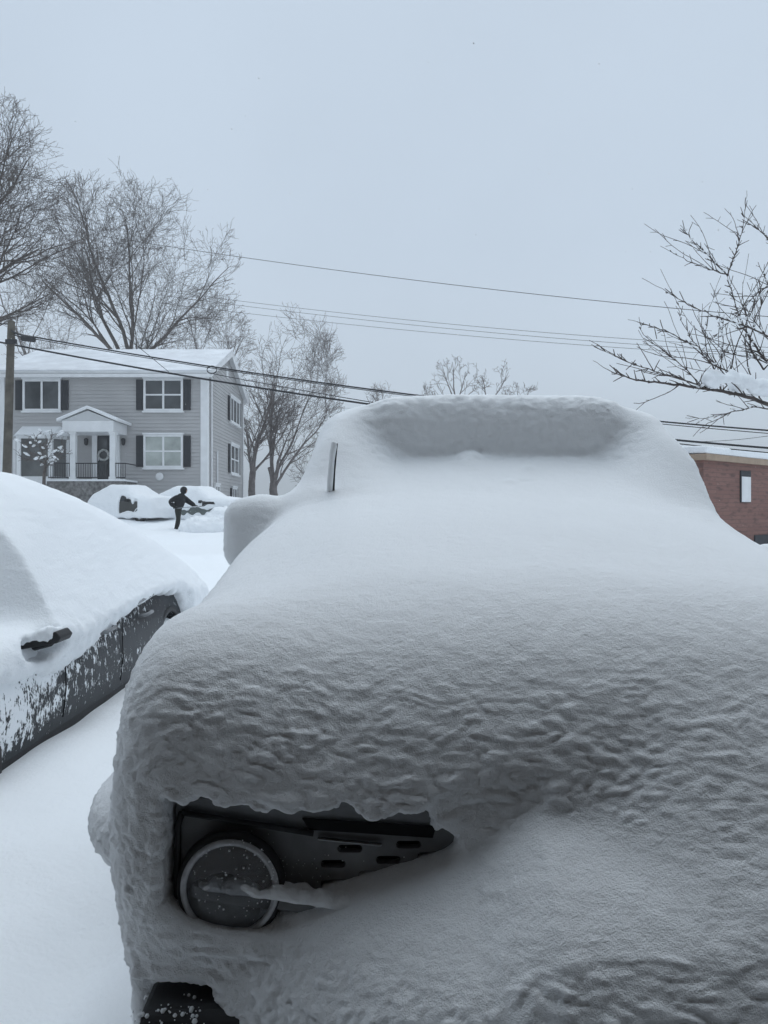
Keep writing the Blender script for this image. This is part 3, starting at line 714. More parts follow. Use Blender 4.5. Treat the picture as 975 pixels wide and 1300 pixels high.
window(house, S3, 44.7, 47.2, 3.95, 5.75, M['pane'], 2, 2, shutters=.4)
window(house, S3, 40.6, 41.7, 2.35, 3.15, M['pane'], 1, 1)
window(house, S3, 45.2, 46.6, 2.35, 3.15, M['pane'], 2, 1, shutters=.3)
# bay window
bz0, bz1 = hz(606), hz(556)
by = HY-.75; bxa, bxb = hx(20), hx(86)
bay = MB(); bp_ = [(bxa, HY), (bxa+.55, by), (bxb-.55, by), (bxb, HY)]
bay.prism(bp_, lambda a, b: (a, b, bz0-.35), lambda a, b: (a, b, bz0+.02)); bay.prism(bp_, lambda a, b: (a, b, bz1-.10), lambda a, b: (a, b, bz1+.08))
for (a, b), (c, d) in zip(bp_[:-1], bp_[1:]):
    for tt in ((0, 1) if (a, b) == bp_[0] else (1,)):
        px_, py_ = (a+(c-a)*tt, b+(d-b)*tt); bay.box(px_-.11, px_+.11, py_-.09, py_+.09, bz0+.02, bz1-.1)
bayo = bay.build('bay_window', M['white_trim'], house)
for (a, b), (c, d) in zip(bp_[:-1], bp_[1:]):
    e = np.array([c-a, d-b]); L_ = np.linalg.norm(e); e /= L_; n_ = np.array([e[1], -e[0]])
    q0, q1 = np.array([a, b])+e*.115, np.array([c, d])-e*.115
    MB().prism([tuple(q0+n_*.02), tuple(q1+n_*.02), tuple(q1-n_*.03), tuple(q0-n_*.03)], lambda u, v: (u, v, bz0+.023), lambda u, v: (u, v, bz1-.103)).build('pane', M['pane_bay'], bayo)
rf = MB(); top = [(bxa-.15, HY), (bxa+.45, by-.2), (bxb-.45, by-.2), (bxb+.15, HY)]
n0 = [(a, b, bz1+.083) for a, b in top]; n1 = [(bxa+.35, HY, bz1+.62), (bxb-.35, HY, bz1+.62)]
rf.add(n0+n1, [(0, 1, 4), (1, 2, 5, 4), (2, 3, 5), (3, 2, 1, 0), (0, 4, 5, 3)]); rf.build('bay_roof', M['snow_far'], bayo)
# front door, portico, railing
dr = MB(); dx0, dx1 = hx(118), hx(153); dz0, dz1 = hz(609), hz(552)
for u0, u1, a, b in ((dx0, dx0+.26, dz0, dz1), (dx1-.26, dx1, dz0, dz1), (dx0-.06, dx1+.06, dz1+.003, dz1+.16)): dr.box(u0, u1, HY-.14, HY-.02, a, b)
dro = dr.build('door_frame', M['white_trim'], house)
door = MB().box(hx(125), hx(139), HY-.10, HY-.02, dz0, dz1-.02).build('door', M['shutter'], house)
MB().box(hx(127), hx(137), HY-.115, HY-.103, hz(605), hz(558)).build('storm_pane', M['pane'], door)
MB().tube([(hx(126.5), HY-.16, hz(585)), (hx(126.5), HY-.16, hz(582))], .04, 8).build('handle', M['chrome'], door)
PY = 37.0
pxx = lambda px: (px-487.5)/F_PX*PY
pzz = lambda py: EYE+(650-py)/F_PX*PY
pA, pB, pM = pxx(76), pxx(147), pxx(111.5); pe, pa = pzz(534), pzz(519)
po = MB(); po.box(pA+.12, pB-.12, PY, HY-.03, pzz(548), pe-.003); pto = po.build('portico', M['white_trim'], house)
MB().prism([(pA+.1, pe), (pB-.1, pe), (pM, pa-.08)], lambda a, b: (a, PY-.02, b), lambda a, b: (a, PY+.03, b)).build('pediment', M['pediment'], pto)
for nm, t0, t1, mt in (('portico_roof', 0, .08, M['white_trim']), ('snow', .083, .15, M['snow_far'])):
    r_ = MB()
    for e_ in (pA-.12, pB+.12):
        zz = pe-.05
        r_.prism([(e_, zz+t0), (pM, pa+t0), (pM, pa+t1), (e_, zz+t1)], lambda a, b: (a, PY-.12, b), lambda a, b: (a, HY-.03, b))
    r_.build(nm, mt, pto)
for px in (91.5, 142):
    cx = pxx(px); c = MB(); c.box(cx-.13, cx+.13, PY+.05, PY+.31, pzz(609), pzz(548)-.003); c.box(cx-.17, cx+.17, PY+.01, PY+.35, pzz(551), pzz(548)-.005); c.box(cx-.17, cx+.17, PY+.01, PY+.35, pzz(609)-.002, pzz(605)); c.build('column', M['white_trim'], pto)
pf = MB(); pf.box(pxx(60), pxx(156), PY-.05, HY-.04, 1.5, pzz(611)); pf.build('porch_base', M['stone'], pto)
pf = MB(); pf.box(pxx(60)-.03, pxx(158)+.03, PY-.09, HY-.05, pzz(611)+.003, pzz(608.5)-.003); pf.build('porch_snow', M['snow_far'], pto, bevel=.03)
rl = MB()
for za in (588, 606): rl.tube([(pxx(60), PY+.12, pzz(za)), (pxx(158), PY+.12, pzz(za))], .03, 6)
for k in range(34):
    xx = pxx(60)+(pxx(158)-pxx(60))*k/33; rl.tube([(xx, PY+.12, pzz(607)), (xx, PY+.12, pzz(588))], .014, 5)
rl.tube([(pxx(158), PY+.12, pzz(588)), (pxx(158), HY-.1, pzz(588))], .03, 6)
rl.build('railing', M['iron'], pto)
for px in (111, 158):
    c = np.array([hx(px), HY-.18, hz(562)])
    l_ = MB().lathe([(.05, .22), (.11, .16), (.09, -.10), (.03, -.16)], c, (0, 0, 1), 10).build('wall_lamp', M['iron'], house)
MB().lathe([(.18, 0), (.21, .05), (.12, .10)], (hx(203), HY-.03, hz(605)), (0, -1, 0), 16).build('wall_vent', M['white_trim'], house)
M['wreath'] = mat('frosted_wreath', (.42, .43, .42), .9, var=(14, .5), bump=[(30, .03)])
wr = MB(); wr.tube([(hx(133)+.26*math.cos(a), HY-.17, hz(578)+.26*math.sin(a)) for a in np.linspace(0, 2*math.pi, 25)], [.06+.015*math.sin(k*2.1) for k in range(25)], 8)
tag(wr.build('wreath', M['wreath'], smooth=True), 'small pale round wreath hanging on the dark front door', 'wreath')

# ---------------------------------------------------------------- brick-red building at the right
M['brick'] = mat('red_brick', (.19, .085, .07), .9)
def brick_mat():
    m = M['brick']; nt = m.node_tree; b = nt.nodes['Principled BSDF']; N = nt.nodes.new; L = nt.links.new
    t = N('ShaderNodeTexCoord'); mp = N('ShaderNodeMapping'); mp.inputs['Rotation'].default_value = (R(90), 0, 0); L(t.outputs['Object'], mp.inputs[0])
    k = N('ShaderNodeTexBrick'); k.inputs['Scale'].default_value = 1; k.inputs['Brick Width'].default_value = .9; k.inputs['Row Height'].default_value = .14
    k.inputs['Mortar Size'].default_value = .012; k.inputs['Color1'].default_value = (.245, .135, .112, 1); k.inputs['Color2'].default_value = (.21, .112, .094, 1); k.inputs['Mortar'].default_value = (.17, .10, .088, 1)
    L(mp.outputs[0], k.inputs['Vector'])
    n = N('ShaderNodeTexNoise'); n.inputs['Scale'].default_value = 2.2; n.inputs['Detail'].default_value = 6
    mp2 = N('ShaderNodeMapping'); mp2.inputs['Scale'].default_value = (1, 1, 4); L(t.outputs['Object'], mp2.inputs[0]); L(mp2.outputs[0], n.inputs['Vector'])
    r = N('ShaderNodeMapRange'); r.inputs[1].default_value = .52; r.inputs[2].default_value = .66; L(n.outputs['Fac'], r.inputs[0])
    mx = N('ShaderNodeMix'); mx.data_type = 'RGBA'; mx.inputs[7].default_value = (.13, .078, .07, 1); L(r.outputs[0], mx.inputs[0]); L(k.outputs['Color'], mx.inputs[6])
    L(mx.outputs[2], b.inputs['Base Color'])
brick_mat()
M['fascia'] = mat('tan_fascia', (.36, .27, .20), .7, var=(3, .12))
c0 = P(893, 580, 24); dirw = np.array([.76, .65]); nrw = np.array([-.65, .76])
brk = thing('brick_building', 'low red-brown brick building with snowy roof and tan fascia', 'building', (c0[0], c0[1], 0), math.atan2(.65, .76))
ez = c0[2]
# local frame: x along the visible wall, y away from the viewer
k = MB(); k.box(0, 16, 0, 9, -.2, ez-.03); bw = k.build('wall', M['brick'], brk, world_space=False)
k = MB(); k.box(-.12, 16.3, -.16, 9.3, ez-.10, ez+.10); k.build('fascia', M['fascia'], brk, world_space=False)
def roof_wedge(mb, x0, x1, y0, y1, z0, t, k_):
    mb.add([(x0, y0, z0), (x1, y0, z0), (x1, y1, z0+k_*(y1-y0)), (x0, y1, z0+k_*(y1-y0)), (x0, y0, z0+t), (x1, y0, z0+t), (x1, y1, z0+t+k_*(y1-y0)), (x0, y1, z0+t+k_*(y1-y0))],
           [(3, 2, 1, 0), (4, 5, 6, 7), (0, 1, 5, 4), (1, 2, 6, 5), (2, 3, 7, 6), (3, 0, 4, 7)])
k = MB(); roof_wedge(k, -.14, 16.3, -.19, 9.3, ez+.103, .24, .045); k.build('roof_snow', M['snow_far'], brk, world_space=False, bevel=.06)
# rear wing, taller and set back
k = MB(); k.box(-7, 1.0, 2.6, 9.6, -.2, ez+.42); k.build('wing_wall', M['brick'], brk, world_space=False)
k = MB(); k.box(-7.2, 1.35, 2.3, 9.8, ez+.423, ez+.60); k.build('wing_fascia', M['fascia'], brk, world_space=False)
k = MB(); roof_wedge(k, -7.25, 1.37, 2.27, 9.8, ez+.603, .2, .06); k.build('wing_snow', M['snow_far'], brk, world_space=False, bevel=.06)
def bwin(u0, u1, z0, z1, blind=True):
    f = MB(); f.box(u0, u1, -.05, -.004, z0, z1); o = f.build('window', M['shutter'], brk, world_space=False)
    if blind: MB().box(u0+.04, u1-.03, -.065, -.053, z0+.02, z1-.20).build('pane', M['white_trim'], o, world_space=False)
wxs = lambda px: None
def wall_u(px):                          # distance along the wall seen at this direction
    s_ = (px-487.5)/F_PX; return (s_*c0[1]-c0[0])/(dirw[0]-s_*dirw[1])
def wall_z(px, py): Yw = c0[1]+dirw[1]*wall_u(px); return EYE-(py-650)/F_PX*Yw
bwin(wall_u(939), wall_u(951.5), wall_z(945, 638), wall_z(945, 598))
bwin(wall_u(957), wall_u(985), wall_z(968, 715), wall_z(968, 679), False)
bwin(wall_u(1010), wall_u(1024), wall_z(1015, 640), wall_z(1015, 600))

# ---------------------------------------------------------------- bare trees
def colonize(attr, chain, D, di, dk, iters, up=.06, jit=.12, rng=None, cone=None):
    nodes = [np.array(p, float) for p in chain]; par = [-1]+list(range(len(chain)-1))
    A = attr.copy(); nearest = np.zeros(len(A), int); nd = np.full(len(A), 1e9)
    def upd(start):
        nonlocal nearest, nd
        Nn = np.array(nodes[start:])
        for s_ in range(0, len(Nn), 256):
            dd = np.linalg.norm(A[:, None, :]-Nn[None, s_:s_+256, :], axis=2); j = dd.argmin(1); m = dd[np.arange(len(A)), j]
            b = m < nd; nearest[b] = start+s_+j[b]; nd[b] = m[b]
    upd(0); used = {}
    for it in range(iters):
        keep = nd > dk
        A, nearest, nd = A[keep], nearest[keep], nd[keep]
        if not len(A): break
        act = nd < di
        if not act.any(): break
        NA = np.array(nodes); v = A[act]-NA[nearest[act]]; v /= np.linalg.norm(v, axis=1, keepdims=True)+1e-9
        S = np.zeros((len(nodes), 3)); np.add.at(S, nearest[act], v); ids = np.unique(nearest[act]); st = len(nodes); new = 0
        for i in ids:
            dv = S[i]/(np.linalg.norm(S[i])+1e-9)
            if par[i] >= 0:
                pd = nodes[i]-nodes[par[i]]; pd /= np.linalg.norm(pd)+1e-9; dv = dv+pd*.45
            dv = dv+rng.normal(0, jit, 3)+np.array([0, 0, up]); dv /= np.linalg.norm(dv)
            L = used.setdefault(i, [])
            if any(float(dv@q_) > .93 for q_ in L) or len(L) > 3: continue
            L.append(dv); nodes.append(nodes[i]+dv*D); par.append(i); new += 1
        if not new: break
        upd(st)
    return np.array(nodes), np.array(par)
def twigs(nodes, par, n_per, length, rng, thin, up=.35):
    N_, Pr = list(nodes), list(par); kids = np.bincount(par[par >= 0], minlength=len(nodes))
    for i in np.nonzero(thin)[0]:
        for _ in range(n_per if kids[i] else n_per+1):
            p = nodes[i]; d = (p-nodes[par[i]]) if par[i] >= 0 else np.array([0, 0, 1.])
            d = d/(np.linalg.norm(d)+1e-9)+rng.normal(0, .55, 3)+np.array([0, 0, up]); d /= np.linalg.norm(d); c = i
            for s_ in range(2):
                d2 = d+rng.normal(0, .22, 3); d2 /= np.linalg.norm(d2); p = p+d2*length*rng.uniform(.35, .7); N_.append(p); Pr.append(c); c = len(N_)-1
    return np.array(N_), np.array(Pr)
def radii(nodes, par, tip, n=2.35, cap=None):
    n_ = len(nodes); kids = np.bincount(par[par >= 0], minlength=n_); acc = np.where(kids == 0, tip**n, 0.0)
    for i in range(n_-1, 0, -1):
        if kids[i] == 0: acc[i] = tip**n
        if par[i] >= 0: acc[par[i]] += acc[i]
    r = acc**(1/n)
    return np.minimum(r, cap) if cap else r
def limb_mesh(nodes, par, r, seg, sides):
    """prisms along the given segments (child index list)"""
    c = np.array(seg); a, b = nodes[par[c]], nodes[c]; ra, rb = np.minimum(r[par[c]], r[c]*1.6+.004), r[c]
    t = b-a; L = np.linalg.norm(t, axis=1, keepdims=True)+1e-9; t /= L; b = b+t*rb[:, None]*.4
    h = np.where(np.abs(t[:, 2:3]) < .9, [[0, 0, 1.]], [[1., 0, 0]]); u = np.cross(t, h); u /= np.linalg.norm(u, axis=1, keepdims=True); w_ = np.cross(t, u)
    V = []
    for p, rr in ((a, ra), (b, rb)):
        for k_ in range(sides):
            an = 2*math.pi*k_/sides; V.append(p+rr[:, None]*(math.cos(an)*u+math.sin(an)*w_))
    V = np.stack(V, 1); n_ = len(c); base = (np.arange(n_)*2*sides)[:, None]
    Fq = np.concatenate([base+np.array([[k_, (k_+1) % sides, sides+(k_+1) % sides, sides+k_]]) for k_ in range(sides)])
    return V.reshape(-1, 3), Fq
def tree_parts(root, nodes, par, r, bark, split, sides=(8, 4, 3)):
    c = np.nonzero(par >= 0)[0]
    trunk = c[r[c] >= split]; crown = c[r[c] < split]
    if len(trunk):
        V, Q = limb_mesh(nodes, par, r, trunk, sides[0]); obj('trunk', V, Q, bark, root, smooth=True)
    V, Q = limb_mesh(nodes, par, r, crown, sides[2]); obj('crown', V, Q, bark, root)
def fan_tree(name, label, Y, tpx, cpx, cpy, rx, ry, fork_py, leaders, spread, r0, group, seed, bark, nside=(9, 7, 4, 3), depth=.8, split=.06, thin=.013, lean=0.0, lump=.12):
    """vase-shaped bare tree: a few leaders fan out of a low fork to the crown envelope, each feathered with side branches and twigs."""
    rng = np.random.default_rng(seed); s_ = Y/F_PX
    base = P(tpx, 640, Y); base[2] = float(ground_z(base[0], base[1]))-.15
    C = P(cpx, cpy, Y); rad = np.array([rx*s_, rx*s_*depth, ry*s_]); fork = P(tpx, fork_py, Y)
    H = rad[2]
    nodes, par, rr = [], [], []
    def add(p, q, r): nodes.append(p); par.append(q); rr.append(r); return len(nodes)-1
    ph = rng.uniform(0, 6, 3)
    def reach(p, d):                     # distance to the (bumpy) envelope
        q, e = (p-C)/rad, d/rad; a, b, c = e@e, 2*q@e, q@q-1; D = b*b-4*a*c
        if D <= 0: return 0.0
        t = (-b+math.sqrt(D))/(2*a)
        az = math.atan2(d[2], d[0]); return t*(1+lump*math.sin(3*az+ph[0])*math.sin(2*az+5*d[1]+ph[1])+lump*.5*math.sin(7*az+ph[2]))
    def branch(i, d, L, r, lev):
        n = max(3, min(16, int(L/(.55 if lev < 2 else .3)))); p = nodes[i]; ids = []; step = L/n; wob = (.09, .12, .17, .24, .3)[lev]
        for k in range(n):
            d = d+rng.normal(0, wob, 3)+np.array([0, 0, (.006, .016, .024, .022, .01)[lev]]); d = d/np.linalg.norm(d)
            if lev < 3 and k > 1:
                q_ = (p+d*step-C)/rad
                if q_@q_ > 1.06: break
            p = p+d*step; i = add(p, i, max(thin*.8, r*(1-.82*((k+1)/n)**.9))); ids.append((i, d, (k+1)/n))
        if lev >= 4 or not ids: return
        n = len(ids)
        cnt = max(1, int(round(nside[lev]*min(1.15, L/((1.8, .62, .25, .10)[lev]*H)))))
        for m in range(cnt):
            f = (.15+.85*(m+rng.random())/cnt) if lev else (.12+.88*(m+rng.random())/cnt)
            i2, d2, f2 = ids[min(n-1, int(f*n))]
            side = np.cross(d2, rng.normal(size=3)); side /= np.linalg.norm(side)+1e-9
            ang = rng.uniform(.38, .85) if lev else rng.uniform(.3, .65)
            nd = d2*math.cos(ang)+side*math.sin(ang)
            if nd[2] < -.25: nd[2] *= -.4
            nd /= np.linalg.norm(nd)
            R_ = reach(nodes[i2], nd)
            L2 = min(max(R_, 0)*rng.uniform(.75, 1.05), L*(.85-.3*f2, .6, .52, .42)[lev]*rng.uniform(.6, 1.15))
            if R_ < (.9, .5, .25, .1)[lev] and rng.random() < .75: continue
            if L2 < .25: L2 = rng.uniform(.15, .4)
            branch(i2, nd, L2, max(thin, rr[i2]*.58), lev+1)
    i = add(base, -1, r0*1.25); n = max(3, int((fork[2]-base[2])/1.2))
    for k in range(n): i = add(base+(fork-base)*(k+1)/n+np.array([rng.normal(0, .04), rng.normal(0, .04), 0]), i, r0*(1.2-.2*k/n))
    for k in range(leaders):
        a = ((k+.5)/leaders-.5)*2*spread+rng.normal(0, .04)+lean; b = (.55, -.4, .1, -.6, .35, -.15)[k % 6]
        d = np.array([math.sin(a), b*math.cos(a), math.cos(a)]); d /= np.linalg.norm(d)
        j = i-int(rng.integers(0, 2)) if abs(a) > .5*spread else i
        branch(j, d, max(1.0, reach(nodes[j], d))*rng.uniform(.92, 1.02), r0*(.62 if abs(a) < .5*spread else .45), 0)
    nodes, par, rr = np.array(nodes), np.array(par), np.array(rr)
    root = thing(name, label, 'tree', tuple(base), 0, group)
    tree_parts(root, nodes, par, rr, bark, split)
    return root
TG = 'bare trees behind the house'
fan_tree('maple_tree', 'broad bare maple with fan-shaped crown rising behind the grey house roof', 56, 163, 178, 332, 130, 125, 470, 9, 1.02, .27, TG, 3, M['bark'], (12, 9, 5, 3), split=.09, thin=.0125, lump=.06)
fan_tree('maple_tree', 'bare tree reaching in at the upper left edge, trunk hidden', 34, -80, -58, 272, 156, 168, 425, 9, 1.15, .28, TG, 5, M['bark'], (12, 9, 5, 3), split=.06, thin=.009, lump=.08)
fan_tree('maple_tree', 'tall narrow bare tree whose trunk stands just right of the house wall', 51, 320, 330, 492, 52, 112, 600, 5, .42, .20, TG, 8, M['bark_hazed'], (17, 11, 5, 3), split=.06, lump=.08, thin=.0125)
fan_tree('maple_tree', 'bare round-topped tree between the house and the snow-laden car roof', 52, 347, 380, 490, 62, 112, 615, 6, .55, .24, TG, 9, M['bark_hazed'], (13, 9, 5, 2), split=.06, thin=.0115, lean=.12, lump=.08)
fan_tree('maple_tree', 'fine-twigged bare tree behind the utility pole', 60, 60, 60, 385, 78, 95, 520, 7, .9, .2, TG, 10, M['bark_hazed'], (8, 6, 4, 3), split=.09, thin=.012)
fan_tree('maple_tree', 'short bare tree behind the right gable end of the house', 64, 262, 262, 440, 66, 72, 520, 7, .9, .18, TG, 12, M['bark_hazed'], (8, 6, 4, 3), split=.09, thin=.014)
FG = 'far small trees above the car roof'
fan_tree('far_tree', 'far tree with clustered branches above the car roof, largest of its row', 75, 578, 578, 486, 36, 38, 512, 5, 1.0, .16, FG, 21, M['bark_hazed'], (5, 4, 2, 2), split=.09, thin=.020, lump=.3)
fan_tree('far_tree', 'far tree with sparse upright branches right of the largest one', 76, 622, 626, 490, 28, 38, 520, 4, .9, .15, FG, 22, M['bark_hazed'], (5, 4, 3, 2), split=.09, thin=.02, lump=.35)
fan_tree('far_tree', 'lowest far tree peeking over the snowy roof, right end of row', 80, 662, 662, 505, 26, 20, 520, 4, 1.2, .12, FG, 23, M['bark_hazed'], (4, 4, 3, 2), split=.09, thin=.02, lump=.3)
fan_tree('far_tree', 'hazy feathery far tree left of the row above the car roof', 72, 490, 490, 520, 28, 40, 560, 6, .7, .12, FG, 24, M['bark_hazed'], (6, 5, 4, 3), split=.09, thin=.014)
fan_tree('far_tree', 'low shrubby far tree beside the car roof snow, left edge', 66, 405, 408, 575, 46, 66, 640, 7, .8, .12, FG, 25, M['bark_hazed'], (7, 6, 4, 3), split=.09, thin=.014)
fan_tree('far_tree', 'faint far tree just left of the largest far tree', 78, 540, 540, 512, 20, 26, 535, 4, .8, .1, FG, 26, M['bark_hazed'], (5, 4, 3, 2), split=.09, thin=.016)

# near tree at the right edge, boughs hanging into the picture
def near_tree():
    rng = np.random.default_rng(31)
    base = np.array([5.9, 9.4, .2]); root = thing('fruit_tree', 'bare dark-twigged tree at right edge with snow along its lowest bough', 'tree', tuple(base))
    B = [  # pixel polylines from trunk side to tip, distance start, end
        (9.4, 8.3, [(1110, 560), (1040, 535), (975, 513), (947, 503), (918, 497), (889, 492), (862, 489), (838, 486), (812, 483), (795, 479), (772, 470), (752, 458)], .036),
        (9.4, 9.6, [(1110, 545), (1030, 490), (975, 461), (960, 441), (947, 421), (938, 400), (932, 382), (927, 364), (923, 349)], .022),
        (9.6, 9.3, [(923, 349), (905, 330), (889, 315), (876, 303), (865, 286)], .009),
        (9.6, 9.9, [(923, 349), (931, 328), (937, 312), (942, 296), (946, 270), (948, 242)], .009),
        (9.6, 9.4, [(923, 349), (906, 344), (889, 337), (868, 328), (837, 312)], .008),
        (9.3, 8.7, [(1060, 470), (1000, 443), (960, 418), (918, 405), (895, 396), (875, 387), (850, 372), (815, 353)], .014),
        (9.2, 8.5, [(975, 500), (940, 480), (903, 461), (880, 440), (849, 421), (825, 414), (797, 405)], .012),
        (8.9, 8.2, [(900, 494), (880, 486), (860, 479), (830, 471), (802, 461), (775, 450), (750, 437)], .010),
        (9.3, 9.0, [(1000, 524), (961, 516), (940, 521), (918, 526), (895, 531), (869, 531)], .009),
        (9.3, 9.2, [(914, 497), (915, 470), (917, 445), (918, 400)], .013),
        (9.4, 10.1, [(1060, 420), (1010, 385), (975, 360), (955, 380), (932, 403), (905, 430), (880, 455)], .010),
        (9.5, 10.0, [(1050, 360), (1000, 330), (975, 303), (960, 288), (935, 278)], .010),
        (9.4, 10.0, [(970, 470), (950, 440), (960, 400), (985, 350), (990, 300)], .012),
        (9.2, 9.2, [(925, 497), (928, 470), (937, 430), (960, 385), (975, 340), (1000, 290)], .010),
        (9.0, 8.5, [(945, 503), (915, 470), (885, 440), (868, 415), (858, 388)], .008),
        (9.0, 8.6, [(890, 492), (872, 470), (845, 447), (815, 425), (812, 402)], .007),
        (9.1, 9.5, [(930, 497), (905, 470), (895, 440), (897, 405), (915, 350)], .008),
        (9.2, 9.9, [(965, 505), (950, 470), (946, 440), (950, 400), (940, 375), (951, 322)], .010),
        (9.3, 9.7, [(985, 440), (970, 425), (950, 395), (930, 375), (921, 370)], .007),
        (9.3, 9.6, [(990, 470), (962, 455), (925, 450), (900, 430), (870, 405), (838, 342)], .007),
    ]
    nodes, par, rad = [], [], []
    def addn(p, q_, r_): nodes.append(np.asarray(p, float)); par.append(q_); rad.append(r_); return len(nodes)-1
    i = addn(base, -1, .17)
    for z_, r_ in ((.8, .15), (1.5, .14), (2.1, .13), (2.7, .115), (3.3, .09), (4.0, .06), (4.7, .035), (5.5, .02)): i = addn(base+np.array([.05*rng.normal(), .05*rng.normal(), z_-.2]), i, r_)
    for y0, y1, pts, r0 in B:
        # resample smoothly
        pts = np.array(pts, float); tt = np.linspace(0, len(pts)-1, (len(pts)-1)*4+1)
        pp = np.stack([np.interp(tt, range(len(pts)), pts[:, 0]), np.interp(tt, range(len(pts)), pts[:, 1])], 1)
        for _ in range(2): pp[1:-1] = .25*pp[:-2]+.5*pp[1:-1]+.25*pp[2:]
        n_ = len(pp); W = [P(a+rng.normal(0, .6), b+rng.normal(0, .6), y0+(y1-y0)*k_/(n_-1)+.015*rng.normal()) for k_, (a, b) in enumerate(pp)]
        dist = [np.linalg.norm(q_-W[0]) for q_ in nodes]; j = int(np.argmin(dist)) if min(dist) < .9 else 3
        c = j; start = len(nodes)
        for k_, p in enumerate(W):
            c = addn(p, c, max(.0026, .85*r0*(1-k_/n_)**1.15+.0016))
        # side shoots
        for k_ in range(2, n_-1):
            for _ in range(rng.integers(1, 4)):
                if W[k_][0] > 6.2 or k_ > n_*.85: continue
                t = W[k_+1]-W[k_-1]; t /= np.linalg.norm(t); d = t*1.0+rng.normal(0, .5, 3)*np.array([1, .9, .9])+np.array([-.15, 0, .15]); d /= np.linalg.norm(d)
                L = rng.choice([.03, .06, .12, .32, .75], p=[.40, .26, .15, .12, .07]); L = L if k_ < n_*.62 else min(L, .12); q_ = start+k_; p = W[k_].copy(); m_ = 2 if L < .15 else (5 if L < .5 else 9)
                for s_ in range(m_):
                    d = d+rng.normal(0, .09, 3)+np.array([-.01, 0, .03]); d /= np.linalg.norm(d); p = p+d*L/m_*1.2; q_ = addn(p, q_, max(.0028, min(.0052, r0*.5)*(1-.4*s_/m_)))
                    if m_ >= 5 and s_ in (1, 3, 5, 6) and rng.random() < .8:
                        e_ = d+rng.normal(0, .6, 3); e_ /= np.linalg.norm(e_); addn(p+e_*rng.uniform(.04, .14), q_, .0026)
    nodes, par, rad = np.array(nodes), np.array(par), np.array(rad)
    c = np.nonzero(par >= 0)[0]; tr = c[rad[c] > .03]
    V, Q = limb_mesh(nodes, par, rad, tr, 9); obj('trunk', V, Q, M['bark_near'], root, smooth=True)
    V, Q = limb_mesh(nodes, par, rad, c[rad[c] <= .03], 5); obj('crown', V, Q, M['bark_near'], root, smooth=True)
    # snow lodged along the lowest bough and in forks
    xs = np.arange(3.2, 6.4, .022).astype(np.float32); ys = np.arange(8.3, 9.7, .022).astype(np.float32); zs = np.arange(2.75, 3.45, .018).astype(np.float32)
    X, Y, Z = xs[:, None, None], ys[None, :, None], zs[None, None, :]; D = np.full((len(xs), len(ys), len(zs)), 9., np.float32)
    Ms = [P(a, b-5, y_+.07) for a, b, y_ in ((1030, 522, 9.25), (1000, 510, 9.15), (975, 502, 9.08), (955, 494, 9.0), (938, 489, 8.95), (922, 487, 8.9), (905, 487, 8.85), (890, 488, 8.8))]
    for k_ in range(len(Ms)-1):
        for t in (0, .5):
            c_ = Ms[k_]+(Ms[k_+1]-Ms[k_])*t+np.array([0, rng.normal(0, .02), rng.normal(0, .018)]); s_ = (1-(k_+t)/8.5)
            D = smin(D, ellips(X, Y, Z, c_, (rng.uniform(.07, .13), .085+.02*s_, max(.04, .07+.05*s_+.03*rng.normal()))), .02)
    D = D+.022*noise(X*9, Y*9, Z*9, 81)+.008*noise(X*24, Y*24, Z*24, 82)
    V, Q = nets(D, xs, ys, zs); obj('snow', V, Q, M['snow'], root, smooth=True)
    s = MB()
    for k_ in rng.choice(np.nonzero((rad < .014) & (rad > .004) & (nodes[:, 0] > 3.6))[0], 150):
        p, r_ = nodes[k_], rng.uniform(.012, .034); s.lathe([(.001, r_*.6), (r_*.8, r_*.3), (r_, -.1*r_), (r_*.5, -r_*.4)], p+np.array([0, 0, .008]), (0, 0, 1), 8)
    s.build('snow_tuft', M['snow'], root, smooth=True)['kind'] = 'stuff'
near_tree()

# snow-laden shrub before the bay window
def shrub():
    rng = np.random.default_rng(41); Y = 35.6; b = P(55, 606, Y); b[2] = float(ground_z(b[0], b[1]))
    root = thing('shrub', 'bare shrub with clumps of snow in front of the bay window', 'shrub', tuple(b))
    C = P(56, 572, Y); d = rng.normal(size=(260, 3)); d /= np.linalg.norm(d, axis=1, keepdims=True); at = C+d*np.array([1.25, .9, .95])*rng.random((260, 1))**.4; at = at[at[:, 2] > C[2]-.8]
    st = C-np.array([0, 0, 1.1]); n_ = 5
    nodes, par = colonize(at, [b+(st-b)*k_/n_ for k_ in range(n_+1)], .16, 1e9, .3, 60, .02, .12, rng); nodes, par = twigs(nodes, par, 1, .3, rng, np.ones(len(nodes), bool))
    r = radii(nodes, par, .009); tree_parts(root, nodes, par, r, M['bark'], .05)
    s = MB()
    for k_ in rng.choice(len(nodes), 42):
        p = nodes[k_]
        if p[2] < C[2]-.7: continue
        dx = rng.choice([-1, 1]); L = rng.uniform(.1, .3)
        s.tube([p, p+np.array([dx*L*.5, 0, L*.3]), p+np.array([dx*L, 0, L*.55])], [.03, .065, .03], 7)
    s.build('snow', M['snow_far'], root, smooth=True)['kind'] = 'stuff'
shrub()

